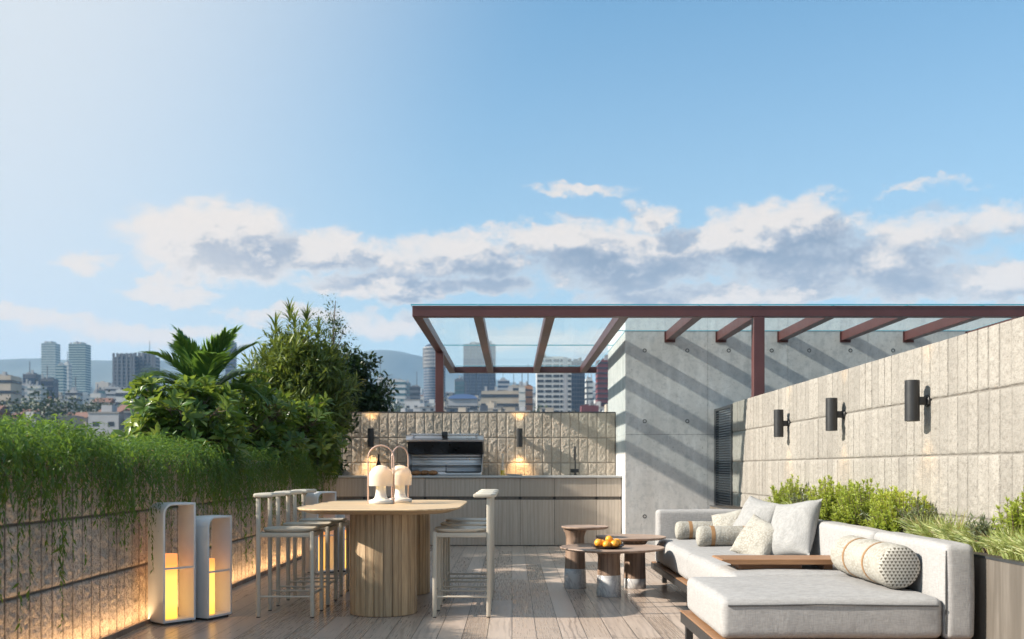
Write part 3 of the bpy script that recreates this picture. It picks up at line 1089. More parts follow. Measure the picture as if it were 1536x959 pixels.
# ================================================================== BAR STOOLS
def make_stool(label, group):
    """back posts on -X, front (table side) on +X"""
    t = thing('bar_stool', label, 'stool', group=group)
    hx, hy, sz = .217, .195, .705
    lw = .0165
    def leg(x, y, z1):
        q = B().box(x - lw, x + lw, y - lw, y + lw, .006, z1)
        o = q.build('leg', M['cream_paint'], t, bevel=.007, seg=3)
        B().box(x - lw * .8, x + lw * .8, y - lw * .8, y + lw * .8, 0, .0055).build('rubber_foot', M['rubber'], o, smooth=False)
    for y in (-hy, hy):
        leg(hx, y, sz - .012)
        leg(-hx, y, .966)
    q = B()
    for y in (-hy, hy):
        q.box(-hx + lw, hx - lw, y - .011, y + .011, sz - .058, sz - .022)
    q.box(hx - .011, hx + .011, -hy + lw, hy - lw, sz - .058, sz - .022)
    q.box(-hx - .011, -hx + .011, -hy + lw, hy - lw, sz - .058, sz - .022)
    q.build('seat_frame', M['cream_paint'], t, bevel=.004, seg=2)
    q = B()
    for y in (-hy, hy):
        q.tube([(-hx + .012, y, .168), (hx - .012, y, .168)], .0085, 10)
    q.tube([(hx, -hy + .012, .185), (hx, hy - .012, .185)], .0085, 10)
    q.build('stretcher', M['cream_paint'], t)
    # dished seat, straight on the table side, rounded at the back
    q = B()
    nr, na = 7, 48
    v = []
    for k in range(nr + 1):
        s = k / nr
        for i in range(na):
            a = 2 * math.pi * i / na
            ca, sa = math.cos(a), math.sin(a)
            e = 5.0 if ca > 0 else 2.6
            x = (.228 if ca > 0 else .205) * math.copysign(abs(ca) ** (2 / e), ca)
            y = .212 * math.copysign(abs(sa) ** (2 / (3.4)), sa)
            v.append((x * s, y * s, sz + .006 - .014 * (1 - s * s) + .004 * s ** 6))
    m_ = len(v)
    for i in range(na):
        p = v[nr * na + i]
        v.append((p[0] * 1.006, p[1] * 1.006, sz - .002))
    for i in range(na):
        p = v[nr * na + i]
        v.append((p[0] * .93, p[1] * .93, sz - .020))
    f = []
    for k in range(nr):
        for i in range(na):
            j = (i + 1) % na
            f.append((k * na + i, (k + 1) * na + i, (k + 1) * na + j, k * na + j))
    for a0, a1 in ((nr * na, m_), (m_, m_ + na)):
        for i in range(na):
            j = (i + 1) % na
            f.append((a0 + i, a1 + i, a1 + j, a0 + j))
    f.append(tuple(m_ + na + i for i in reversed(range(na))))
    q.add(v, f)
    q.build('seat', M['cream_paint'], t, angle=50)
    # flat curved back board lying on the two back posts
    pts = []
    for i in range(15):
        y = -.235 + .47 * i / 14
        pts.append((-hx - .062 + .035 * (abs(y) / .235) ** 2.5, y))
    for i in range(15):
        y = .235 - .47 * i / 14
        pts.append((-hx + .075 + .05 * (abs(y) / .235) ** 2, y))
    q = B().prism(pts, .966, .998)
    q.build('back_board', M['cream_paint'], t, bevel=.010, seg=3, angle=40)
    return t


ys = (8.245, 8.925, 9.60)
st = make_stool('front left cream bar stool, nearest the camera on the lantern side', 'cream bar stools around the oak table')
st.location = (-1.825, ys[0], 0)
copy_thing(st, (-1.825, ys[1], 0), 0, 'middle cream bar stool on the lantern side of the table')
copy_thing(st, (-1.825, ys[2], 0), 0, 'farthest cream bar stool on the lantern side of the table')
copy_thing(st, (-.405, ys[0], 0), math.pi, 'front right cream bar stool, facing the table from the coffee table side')
copy_thing(st, (-.405, ys[1], 0), math.pi, 'middle cream bar stool on the coffee table side, behind the front one')
copy_thing(st, (-.405, ys[2], 0), math.pi, 'farthest cream bar stool on the coffee table side, nearest the counter')

# ================================================================== TABLE LAMPS
def make_lamp(label):
    t = thing('table_lamp', label, 'lamp', group='lantern lamps on the oak table')
    B().lathe([(.0, .0), (.104, .0), (.110, .006), (.110, .030), (.104, .036), (.075, .042), (.058, .056), (.050, .080), (.046, .12), (.046, .19), (.0, .19)], 44, cap=False).build('lamp_base', M['lamp_white'], t, angle=60)
    prof = [(.1085, .162)] + [(.1085, .162 + .085 * i / 3) for i in range(1, 4)] + [(.1085 * math.cos(a), .247 + .104 * math.sin(a)) for a in np.linspace(0, math.pi / 2, 12)[1:]]
    inn = [(max(.0, r_ - .004), z - .003 if i > 3 else z) for i, (r_, z) in reversed(list(enumerate(prof)))]
    B().lathe(prof + inn, 44, cap=False).build('shade', M['shade'], t, angle=60)
    q = B().lathe([(.0, .195), (.022, .197), (.026, .22), (.016, .245), (.0, .25)], 20, cap=False)
    q.build('bulb', M['bulb'], t)
    path = [(-.1165, 0, .0), (-.1165, 0, .14), (-.1165, 0, .28), (-.1165, 0, .412)]
    path += [(-.1165 * math.cos(a), 0, .412 + .1165 * math.sin(a)) for a in np.linspace(0, math.pi, 20)[1:-1]]
    path += [(.1165, 0, .412), (.1165, 0, .28), (.1165, 0, .14), (.1165, 0, 0)]
    B().tube(path, .0072, 10).build('carry_handle', M['copper'], t)
    return t


l1 = make_lamp('white dome table lamp with its pink arch handle seen face on')
l1.location, l1.rotation_euler.z = (-1.186, 9.05, TZ + .0005), 0
l2 = copy_thing(l1, (-1.058, 9.46, TZ + .0005), R(55), 'white dome table lamp behind the other, its pink handle turned sideways')
for l_ in (l1, l2):
    li = bpy.data.lights.new('lamp_glow', 'POINT')
    li.energy, li.color, li.shadow_soft_size = .9, (1, .68, .3), .03
    o = bpy.data.objects.new('lamp_glow', li)
    col.objects.link(o)
    o.location = (l_.location.x, l_.location.y, TZ + .275)

# ================================================================== COFFEE TABLES
def coffee(label, legx, legy, topx, topy, topr, h, r_bot, r_top, mh):
    t = thing('coffee_table', label, 'coffee table', (legx, legy, 0), group='mushroom coffee tables')
    q = B()
    rr = [(.0, h - .008), (topr * .80, h - .008), (topr * .93, h - .005), (topr * .975, h + .001), (topr * .995, h), (topr, h - .006),
          (topr * .985, h - .016), (topr * .90, h - .026), (topr * .6, h - .034), (.0, h - .036)]
    q.lathe(rr, 64, (topx - legx, topy - legy), cap=False)
    q.build('tabletop', M['walnut_top'], t, angle=50)
    prof = []
    for i in range(10):
        s = i / 9
        z = mh + (h - .034 - mh) * s
        r_ = r_bot + (r_top - r_bot) * (z / h)
        if s > .75:
            r_ += .035 * ((s - .75) / .25) ** 2.2
        prof.append((r_, z))
    B().lathe(prof, 44).build('stem', M['walnut'], t, angle=60)
    rm = r_bot + (r_top - r_bot) * (mh / h)
    B().lathe([(r_bot - .003, .0), (r_bot, .003), (rm + .001, mh - .003), (rm - .002, mh - .0005)], 44).build('marble_foot', M['marble'], t, angle=50)
    return t


coffee('large round walnut coffee table in front, carrying the plate of oranges', .914, 9.43, .945, 9.45, .493, .46, .117, .100, .20)
coffee('small tall walnut side table with an off-centre round top', .636, 10.07, .735, 10.07, .238, .62, .114, .086, .198)
coffee('round walnut coffee table at the back, its top overlapping the front one', 1.236, 10.07, 1.20, 10.10, .355, .515, .113, .100, .10)
t = thing('fruit_plate', 'dark shallow plate holding oranges on the front coffee table', 'plate', (.893, 9.36, .4525))
B().lathe([(.0, .004), (.09, .004), (.135, .016), (.158, .028), (.160, .031), (.156, .030), (.13, .011), (.08, .0), (.0, .0)], 48, cap=False).build('dish', M['plate'], t, angle=60)
OL = {0: 'orange at the far left of the fruit plate', 1: 'orange at the right front of the fruit plate', 2: 'orange in the front middle of the fruit plate'}
orr = None
k = 0
for (dx, dy, dz, s) in ((-.088, -.03, 0, 1.05), (-.018, -.085, 0, .98), (.060, -.06, 0, 1.04), (-.045, .05, .0, 1), (.03, .035, 0, .95), (.095, .03, 0, 1.02), (.015, -.02, .048, .92)):
    if orr is None:
        q = B()
        prof = [(.0385 * math.sin(a) + 1e-5, -.036 * math.cos(a) + .036 - (.004 * max(0, (a - 2.8) / .34)) ) for a in np.linspace(0, math.pi, 18)]
        q.lathe(prof, 28, cap=False)
        orr = q.build('orange', M['orange'])
        B().lathe([(.0, .0665), (.004, .0675), (.003, .071), (.0, .0715)], 8, cap=False).build('stalk', M['stem'], orr)
        o = orr
    else:
        o = dup(orr)
    o.location = (.893 + dx, 9.36 + dy, .4525 + .007 + dz + (.010 if abs(dx) > .07 else .0))
    o.scale = (s, s, s)
    o.rotation_euler = (R(25 * math.sin(k * 2.1)) * .3, R(20 * math.cos(k)) * .3, k * 1.3)
    names = ['orange at the left edge of the fruit plate', 'front orange left of the middle of the fruit plate', 'front orange right of the middle of the fruit plate',
             'back orange on the left half of the fruit plate', 'back orange in the middle of the fruit plate', 'orange at the right edge of the fruit plate', 'orange on top of the others on the fruit plate']
    tag(o, names[k], 'orange', 'oranges on the fruit plate')
    k += 1

# ================================================================== SECTIONAL SOFA
t = thing('sectional_sofa', 'pale grey L-shaped outdoor sofa on a black and teak frame by the planter', 'sofa', (2.0, 8.0, 0))
SZ = .455
ch = B().rbox(1.20, 2.474, 5.72, 6.885, .222, SZ, .045, mid=10, bulge=(.006, .006, .014), wob=.002, seed=1).build('chaise_cushion', M['linen'], t, world=True, angle=80)
B().tube([(1.235, 5.716, SZ - .040), (1.5, 5.712, SZ - .037), (1.75, 5.711, SZ - .032), (2.1, 5.712, SZ - .037), (2.44, 5.716, SZ - .041)], .0045, 8).build('piping', M['piping'], ch, world=True)
for (y0, y1, s) in ((6.895, 8.655, 2), (8.665, 10.42, 3)):
    B().rbox(1.51, 2.474, y0, y1, .222, SZ + .01, .055, mid=10, bulge=(.012, .006, .022), wob=.003, seed=s).build('seat_cushion', M['linen'], t, world=True, angle=80)
for (y0, y1, s) in ((5.72, 6.885, 4), (6.905, 8.655, 5), (8.665, 10.42, 6)):
    o = B().rbox(2.478, 2.656, y0, y1, .215, .765, .04, mid=8, bulge=(.010, .004, .006), wob=.002, seed=s).build('back_cushion', M['linen'], t, world=True, angle=80)
    if s == 4:
        B().tube([(2.4895, 5.7315, .252), (2.486, 5.7285, .38), (2.486, 5.7285, .60), (2.4895, 5.7315, .728)], .005, 8).build('piping', M['piping'], o, world=True)
B().rbox(1.515, 2.656, 10.43, 10.60, .20, .768, .04, mid=8, bulge=(.004, .008, .004), wob=.002, seed=7).build('arm_cushion', M['linen'], t, world=True, angle=80)
q = B()
q.box(1.172, 1.204, 5.62, 6.96, .132, .205).box(1.198, 2.66, 5.70, 5.735, .142, .205).box(1.198, 1.50, 6.93, 6.96, .142, .205)
q.box(1.475, 1.507, 6.965, 10.62, .142, .205).box(1.508, 2.66, 10.585, 10.62, .142, .195).box(2.628, 2.66, 5.74, 10.58, .142, .205)
q.build('frame_rail', M['black_metal'], t, smooth=False, bevel=.004, world=True)
q = B()
q.box(1.163, 1.235, 5.615, 6.965, .206, .219).box(1.236, 2.655, 5.69, 10.6, .206, .219) if False else q.box(1.170, 2.655, 5.69, 6.965, .206, .214).box(1.48, 2.655, 6.966, 10.62, .206, .214)
q.build('teak_platform', M['teak'], t, smooth=False, bevel=.002, seg=1, world=True)
for (x, y) in ((1.20, 6.78), (1.20, 5.80), (2.58, 5.80), (1.60, 10.50), (1.54, 8.66), (2.58, 10.50), (2.58, 8.66)):
    B().box(x - .024, x + .024, y - .024, y + .024, 0, .1415).build('leg', M['black_metal'], t, smooth=False, bevel=.003, world=True)

# low tray table standing on the seat
t = thing('tray_table', 'low oiled teak tray table set across the sofa seat beside the bolster', 'tray table', (1.6, 7.2, SZ + .015))
z0, z1 = .515, .553
q = B()
pts = [(1.49, z1 - .010), (1.50, z1), (2.37, z1), (2.37, z0), (1.575, z0)]
n = len(pts)
q.add([(x, 7.12, z) for x, z in pts] + [(x, 7.47, z) for x, z in pts],
      [tuple(range(n)), tuple(range(2 * n - 1, n - 1, -1))] + [(i, n + i, n + (i + 1) % n, (i + 1) % n) for i in range(n)])
q.f = [tuple(reversed(f_)) for f_ in q.f]
q.build('tray_top', M['teak'], t, smooth=False, bevel=.003, world=True)
B().box(1.625, 2.08, 7.17, 7.43, .474, .5145).build('base_block', M['teak_dark'], t, smooth=False, bevel=.003, world=True)
B().box(2.235, 2.30, 7.17, 7.43, .474, .5145).build('base_foot', M['teak_dark'], t, smooth=False, bevel=.003, world=True)


def pillow(name, label, cat, size, thick, loc, nrm, roll, m, seed, group=None, sag=.0):
    n = 34
    us = np.linspace(-1, 1, n + 1)
    U, V = np.meshgrid(us, us)
    prof = (np.clip(1 - np.abs(U) ** 2.6, 0, 1) * np.clip(1 - np.abs(V) ** 2.6, 0, 1)) ** .55
    pin = 1 - .07 * (1 - np.abs(U) ** 2)[...] * np.abs(V) ** 4
    pin2 = 1 - .07 * (1 - np.abs(V) ** 2) * np.abs(U) ** 4
    X = U * size / 2 * pin2
    Y = V * size / 2 * pin
    wr = fbm(U * 1.6 + 9, V * 1.6, seed, 3) * .26
    fold = .10 * np.sin((U * 1.3 + V * .9) * 3.2 + seed) * (1 - prof) * prof * 3
    Zt = thick / 2 * prof * (1 + wr) + thick * fold * .6
    Zb = -thick / 2 * prof * (1 + fbm(U * 1.6, V * 1.6 + 5, seed + 7, 3) * .16)
    N = (n + 1) ** 2
    idx = np.arange(N).reshape(n + 1, n + 1)
    verts = np.concatenate([np.stack([X, Y, Zt], -1).reshape(-1, 3), np.stack([X, Y, Zb], -1).reshape(-1, 3)])
    ft = np.stack([idx[:-1, :-1], idx[:-1, 1:], idx[1:, 1:], idx[1:, :-1]], -1).reshape(-1, 4)
    fb_ = ft[:, ::-1] + N
    me = bpy.data.meshes.new(name)
    me.from_pydata(verts.tolist(), [], ft.tolist() + fb_.tolist())
    bm = bmesh.new()
    bm.from_mesh(me)
    bmesh.ops.remove_doubles(bm, verts=bm.verts, dist=.0004)
    bm.to_mesh(me)
    bm.free()
    o = link(name, me, m, None, True, 80)
    nv = Vector(nrm).normalized()
    up = Vector((0, 0, 1))
    yv = (up - nv * up.dot(nv)).normalized()
    xv = yv.cross(nv)
    o.matrix_world = Matrix.Translation(loc) @ Matrix((xv, yv, nv)).transposed().to_4x4() @ Matrix.Rotation(roll, 4, 'Z')
    return tag(o, label, cat, group)


pillow('throw_pillow', 'plain grey square pillow nearest the tray table, leaning on the sofa back', 'pillow', .50, .20, (2.315, 8.25, .70), (-.80, -.42, .42), R(8), M['linen_pillow'], 3)
pillow('throw_pillow', 'plain grey square pillow farther back, against the sofa back near the arm', 'pillow', .47, .19, (2.30, 9.45, .70), (-.72, -.48, .48), R(-10), M['linen_pillow'], 8)
pillow('throw_pillow', 'nubby cream square pillow tipped in front of the near grey pillow', 'pillow', .38, .17, (2.07, 8.42, .60), (-.62, -.62, .50), R(-20), M['knit'], 12)
pillow('throw_pillow', 'nubby cream square pillow behind the small bolsters', 'pillow', .36, .16, (2.12, 9.72, .625), (-.45, -.72, .52), R(14), M['knit'], 15)


def bolster(label, loc, rz, L, r, straps, sw, endmat, tilt=0):
    """axis along local Y, near end at y = 0"""
    t = thing('bolster_cushion', label, 'bolster', loc, rz)
    q = B()
    n, k = 40, 24
    prof = []
    for i in range(k + 1):
        y = L * i / k
        rr = r * (1 + .03 * math.sin(i * 1.1) * .4)
        e = min(y, L - y)
        if e < .03:
            rr *= .93 + .07 * math.sqrt(max(0, 1 - ((.03 - e) / .03) ** 2))
        for s in straps:
            rr -= .006 * math.exp(-((y - s) / .02) ** 2)
        prof.append((rr, y))
    v, f = [], []
    for rr, y in prof:
        for i in range(n):
            a = 2 * math.pi * i / n
            w = 1 + .012 * math.sin(3 * a + y * 20)
            v.append((rr * math.cos(a) * w, y, rr * math.sin(a) * w))
    for j in range(k):
        for i in range(n):
            i2 = (i + 1) % n
            f.append((j * n + i, (j + 1) * n + i, (j + 1) * n + i2, j * n + i2))
    q.add(v, f)
    q.build('cover', M['knit'], t, angle=80)
    for y0, sg in ((0, -1), (L, 1)):
        q = B()
        v, f = [], []
        R0 = r * .93
        rings = [(R0, 0), (R0 * .97, .010), (R0 * .8, .020), (R0 * .5, .026), (R0 * .2, .029)]
        for rr, dy in rings:
            for i in range(n):
                a = 2 * math.pi * i / n
                w = 1 + .012 * math.sin(3 * a + y0 * 20)
                v.append((rr * math.cos(a) * w, y0 + sg * dy, rr * math.sin(a) * w))
        for j in range(len(rings) - 1):
            for i in range(n):
                i2 = (i + 1) % n
                f.append((j * n + i, j * n + i2, (j + 1) * n + i2, (j + 1) * n + i) if sg < 0 else (j * n + i2, j * n + i, (j + 1) * n + i, (j + 1) * n + i2))
        f.append(tuple((len(rings) - 1) * n + i for i in (range(n) if sg < 0 else reversed(range(n)))))
        q.add(v, f)
        q.build('end_panel', endmat, t, angle=80)
    for s in straps:
        q = B()
        v, f = [], []
        for y, rr in ((s - sw / 2, r * .95), (s - sw / 2, r * 1.0), (s + sw / 2, r * 1.0), (s + sw / 2, r * .95)):
            for i in range(n):
                a = 2 * math.pi * i / n
                w = 1 + .012 * math.sin(3 * a + s * 20)
                v.append((rr * math.cos(a) * w, y, rr * math.sin(a) * w))
        for j in range(3):
            for i in range(n):
                i2 = (i + 1) % n
                f.append((j * n + i, (j + 1) * n + i, (j + 1) * n + i2, j * n + i2))
        q.add(v, f)
        q.build('strap', M['strap'], t, angle=40)
    return t


bolster('large bolster with a woven triangle pattern on its round end, lying on the chaise', (2.338, 6.03, SZ + .150), 0, .92, .134, (.27, .64), .026, M['tri'])
bolster('small nubby bolster with a tan strap, in front of the other small one', (1.735, 9.26, SZ + .117), R(-90), .50, .097, (.115, .42), .034, M['knit'])
bolster('small nubby bolster with a tan strap, against the sofa arm', (1.69, 10.18, SZ + .115), R(-90), .48, .094, (.12, .40), .034, M['knit'])

# ================================================================== PLANTERS
t = thing('planter_box', 'long grey wood-clad planter box behind the sofa, filled with grasses', 'planter', (2.72, 5.0, 0))
PH = .685
B().box(2.72, XR - .02, 3.0, 13.75, 0.0, PH - .003).build('body', M['cladding'], t, smooth=False, world=True)
q = B().box(2.716, 2.737, 2.996, 13.754, PH - .002, PH + .012)
q.build('rim', M['charcoal'], t, smooth=False, world=True)
q = B()
q.box(2.738, XR - .021, 3.01, 13.74, PH - .002, PH + .006)
q.build('soil', M['soil'], t, smooth=False, world=True)

b = B().box(-7.4, XL - .205, 2.5, 21.0, .0, 1.18)
tag(b.build('soil_bed', M['soil'], smooth=False), kind='structure')
# ================================================================== FOLIAGE
def unit(v):
    return v / np.maximum(np.linalg.norm(v, axis=-1, keepdims=True), 1e-9)


LEAF = {
    # (along, across, lift) in units of length / width / length
    'blade': (np.array([(0, 0, 0), (.38, .5, .05), (1, 0, -.06), (.38, -.5, .05), (.45, 0, 0)], float), [(0, 4, 1), (4, 2, 1), (0, 3, 4), (4, 3, 2)]),
    'broad': (np.array([(0, 0, 0), (.28, .36, .05), (.62, .5, .04), (1, 0, -.10), (.62, -.5, .04), (.28, -.36, .05), (.3, 0, .0), (.64, 0, .0)], float),
              [(0, 6, 1), (1, 6, 7, 2), (2, 7, 3), (0, 5, 6), (5, 4, 7, 6), (4, 3, 7)]),
    'strap': (np.array([(0, .35, 0), (0, -.35, 0), (.35, .5, .06), (.35, -.5, .06), (.7, .36, .0), (.7, -.36, .0), (1, 0, -.14)], float),
              [(0, 1, 3, 2), (2, 3, 5, 4), (4, 5, 6)]),
}


def leaves(name, pos, axis, up, ln, wd, kind, m, parent=None, rnd=None, sharp=None):
    tmpl, fc = LEAF[kind]
    pos, axis, up = np.asarray(pos, float), unit(np.asarray(axis, float)), np.asarray(up, float)
    n = len(pos)
    side = unit(np.cross(up, axis) + 1e-6)
    nrm = np.cross(axis, side)
    ln = np.broadcast_to(np.asarray(ln, float), (n,))
    wd = np.broadcast_to(np.asarray(wd, float), (n,))
    V = (pos[:, None, :] + axis[:, None, :] * (tmpl[None, :, 0:1] * ln[:, None, None])
         + side[:, None, :] * (tmpl[None, :, 1:2] * wd[:, None, None])
         + nrm[:, None, :] * (tmpl[None, :, 2:3] * ln[:, None, None])).reshape(-1, 3)
    k = len(tmpl)
    me = bpy.data.meshes.new(name)
    loops = np.concatenate([np.array(f) for f in fc])
    sizes = np.array([len(f) for f in fc])
    L = (np.arange(n)[:, None] * k + loops[None, :]).reshape(-1)
    S = np.tile(sizes, n)
    me.vertices.add(len(V))
    me.vertices.foreach_set('co', V.reshape(-1))
    me.loops.add(len(L))
    me.loops.foreach_set('vertex_index', L.astype(np.int32))
    me.polygons.add(len(S))
    st = np.concatenate([[0], np.cumsum(S)[:-1]])
    me.polygons.foreach_set('loop_start', st.astype(np.int32))
    me.update(calc_edges=True)
    at = me.attributes.new('rnd', 'FLOAT', 'FACE')
    r = rng.random(n) if rnd is None else rnd
    at.data.foreach_set('value', np.repeat(r, len(fc)))
    me.polygons.foreach_set('use_smooth', [True] * len(S))
    me.validate()
    me.materials.append(m)
    o = bpy.data.objects.new(name, me)
    col.objects.link(o)
    if parent is not None:
        o.parent = parent
    return o


def rdir(n, zmin=-1.0):
    v = unit(rng.normal(size=(n * 4 + 40, 3)))
    return v[v[:, 2] > zmin][:n]


# ---- trailing foliage along the left wall
def trailing():
    P, A, U, Ln, Rn = [], [], [], [], []
    n = 6900
    y = 4.2 + (16.0 - 4.2) * rng.random(n) ** 1.0
    top = 1.48 + .16 * vnoise(y * .9, y * 0, 3) + .16 * vnoise(y * 3.1, y * 0, 13) + .05 * np.sin(y * 2.1)
    lob = .5 + vnoise(y * 1.1, y * 0 + 4, 8)
    for i in range(n):
        # grows up from the bed, arches over the wall and hangs
        x0 = -3.75 + .86 * rng.random() ** .7
        inner = x0 < -3.3
        lump = 1.0 + 2.2 * float(vnoise(np.array(y[i] * 2.6), np.array(x0 * 3.0), 21)) + .7 * float(vnoise(np.array(y[i] * 7.0), np.array(x0 * 6.0), 22))
        lump = min(1.9, max(.2, lump))
        p = np.array([x0, y[i], 1.12 + .22 * rng.random()])
        az = rng.normal(0, .9)
        v = np.array([.62 * math.cos(az) * (0.35 + .65 * rng.random()), .5 * math.sin(az), .80 * lump + .35 * rng.random()]) * np.array([lump, 1, 1])
        long_ = rng.random()
        L = (.36 + .36 * rng.random()) if long_ < .93 else (.5 + .75 * rng.random() * (.45 + .9 * lob[i]))
        if inner:
            L = min(L, .5)
        m = int(L / .022)
        g_ = 3.1 if not inner else 2.1
        tone = rng.random() * .35
        for j in range(m):
            d = v / np.linalg.norm(v)
            p = p + d * .022
            v = v + np.array([rng.normal(0, .10), rng.normal(0, .10), -g_ * .022 * 2.0])
            if p[0] > -2.74:
                v[0] *= .55
                p[0] = min(p[0], -2.60 - .08 * rng.random())
            if p[0] < -2.9 and p[2] < 1.2:
                p[2] = 1.2
            if p[0] > -2.95 and p[2] < 1.3:
                p[0] = max(p[0], -2.885)
            if p[2] > top[i]:
                v[2] -= .14
            sd = 1 if j % 2 else -1
            sv = np.cross(d, [0, 0, 1.]) * sd
            a = d * .75 + sv * .8 + rng.normal(0, .35, 3) + np.array([.1, 0, -.25])
            P.append(p.copy())
            A.append(a)
            U.append(np.array([.5, 0, 1.0]) + rng.normal(0, .4, 3))
            Ln.append((.024 + .034 * rng.random() ** 1.5) * (.8 + .5 * lob[i]))
            Rn.append(1.0 if rng.random() < .018 else min(.93, tone * .8 + .30 * rng.random() + .50 * max(0, (p[2] - 1.28) / .25)))  # leaves turn yellower with height: the sunlit top is put into their colour
    Ln = np.array(Ln)
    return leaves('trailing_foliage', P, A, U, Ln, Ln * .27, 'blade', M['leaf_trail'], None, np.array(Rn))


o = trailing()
tag(o, 'mass of fine green trailing foliage spilling over the left wall', 'trailing plants', kind='stuff')


# pale wisps rising behind the trailing mass
def wisp(label, x, y, h, spread, nst=9):
    t = thing('wispy_shrub', label, 'shrub', (x, y, 1.2), group='wispy shrubs behind the left wall')
    q = B()
    P, A, Ln = [], [], []
    for k in range(nst):
        p = np.array([rng.normal(0, .05), rng.normal(0, .05), 0.0])
        v = np.array([rng.normal(0, .4) * spread, rng.normal(0, .4) * spread, 1.0])
        path = [p.copy()]
        hh = h * (.65 + .35 * rng.random())
        for j in range(18):
            p = p + unit(v) * hh / 18
            v = v + rng.normal(0, .08, 3) + np.array([v[0] * .05, v[1] * .05, -.03])
            path.append(p.copy())
            if j > 3:
                for r_ in range(3):
                    P.append(p + rng.normal(0, .01, 3))
                    A.append(rng.normal(0, 1, 3) + v * .9)
                    Ln.append(.035 + .025 * rng.random())
        q.tube(path, [.005 * (1 - .8 * i / len(path)) for i in range(len(path))], 5)
    q.build('stem', M['bark'], t)
    Ln = np.array(Ln)
    leaves('foliage', P, A, rng.normal(0, .5, (len(P), 3)) + [0, 0, 1], Ln, Ln * .24, 'blade', M['leaf_pale'], t)


wisp('wispy pale green shrub rising above the trailing leaves at the left edge', -3.9, 8.35, .60, 1.3, 18)
wisp('small pale wispy shrub in the dip of the foliage below the city trees', -3.95, 9.3, .44, 1.5, 12)


def branch_tree(name, label, cat, base, hgt, trunk_r, clumps, leaf_kind, ln, wr, m, per, rad, group=None, droop=.1, rosette=False, up_bias=.3, bend=.25, rnd_bias=0.0):
    """tapered trunk, limbs to every clump centre, leaves in clumps"""
    t = thing(name, label, cat, base, group=group)
    q = B()
    top = np.array([0, 0, hgt])
    path = [np.array([bend * .12 * math.sin(k * .9), bend * .12 * math.cos(k * 1.3), hgt * k / 8]) for k in range(9)]
    q.tube(path, [trunk_r * (1 - .75 * k / 8) for k in range(9)], 8)
    q.build('trunk', M['bark'], t)
    lb = B()
    P, A, U, Ln, Rn = [], [], [], [], []
    for c in clumps:
        c = np.array(c, float)
        z0 = min(max(.15 * hgt, c[2] - .55 * np.linalg.norm(c[:2]) - .25), hgt * .95)
        k0 = int(z0 / hgt * 8)
        s = path[k0]
        mid = (s + c) / 2 + np.array([0, 0, .12 * np.linalg.norm(c - s)]) + rng.normal(0, .03, 3)
        lb.tube([s, mid, c], [trunk_r * .35, trunk_r * .22, trunk_r * .1], 5)
        r_ = rad * (.8 + .4 * rng.random())
        tone = rng.random() * .4
        if rosette:
            ns = max(3, per // 8)
            for k in range(ns):
                d0 = rdir(1, -.35)[0]
                e = c + d0 * r_ * (.55 + .5 * rng.random())
                lb.tube([c, (c + e) / 2 + [0, 0, .01], e], [trunk_r * .1, trunk_r * .08, trunk_r * .05], 4)
                ph = rng.random() * 6.28
                w = unit(d0 + np.array([0, 0, .7]))
                t1 = unit(np.cross(w, [0.3, .9, .1]))
                t2 = np.cross(w, t1)
                for j in range(8):
                    a = ph + j * 2.4
                    el_ = .25 + .55 * (j / 8)
                    d = (t1 * math.cos(a) + t2 * math.sin(a)) * math.cos(el_) + w * math.sin(el_)
                    P.append(e + d * .01)
                    A.append(d)
                    U.append(w + rng.normal(0, .15, 3))
                    Ln.append(ln * (.65 + .6 * rng.random()))
                    Rn.append(min(1, tone + .25 * rng.random() + .45 * (rng.random() < .16) + rnd_bias))
        else:
            dirs = rdir(per, -1)
            rr = rng.random(per) ** .45 * r_
            for k in range(per):
                d = dirs[k]
                P.append(c + d * rr[k] * [1, 1, .85])
                A.append(d * .7 + rng.normal(0, .6, 3) + [0, 0, up_bias - droop])
                U.append(d * .5 + [0, 0, 1] + rng.normal(0, .4, 3))
                Ln.append(ln * (.65 + .7 * rng.random()))
                Rn.append(min(1, max(0, tone + .6 * rng.random() + rnd_bias)))
    lb.build('limbs', M['bark'], t)
    Ln = np.array(Ln)
    leaves('crown', P, A, U, Ln, Ln * wr, leaf_kind, m, t, np.array(Rn))
    return t


def blob(n, sx, sy, sz, zc, hollow=.55):
    d = unit(rng.normal(size=(n, 3)))
    r_ = hollow + (1 - hollow) * rng.random(n)
    return np.stack([d[:, 0] * sx * r_, d[:, 1] * sy * r_, zc + d[:, 2] * sz * r_], -1)


# broad leaved shrubs
branch_tree('broadleaf_shrub', 'broad-leaved glossy shrub leftmost behind the left wall, below the palm frond', 'shrub', (-3.38, 10.4, 1.15), .7, .05, blob(90, .58, .85, .54, .36, .45), 'broad', .135, .38, M['leaf_broad'], 48, .20, 'broad-leaved shrubs behind the left wall', rosette=True, rnd_bias=.06)
branch_tree('broadleaf_shrub', 'broad-leaved glossy shrub in the middle, right under the palm crown', 'shrub', (-3.38, 12.5, 1.15), .7, .05, blob(90, .66, .85, .64, .45, .45), 'broad', .145, .37, M['leaf_broad'], 48, .22, 'broad-leaved shrubs behind the left wall', rosette=True, rnd_bias=.04)
branch_tree('broadleaf_shrub', 'darker broad-leaved shrub at the right, spilling towards the back wall', 'shrub', (-3.12, 14.2, 1.15), .7, .05, blob(80, .55, .9, .62, .42, .45), 'broad', .14, .37, M['leaf_broad'], 48, .22, 'broad-leaved shrubs behind the left wall', rosette=True, rnd_bias=-.06)

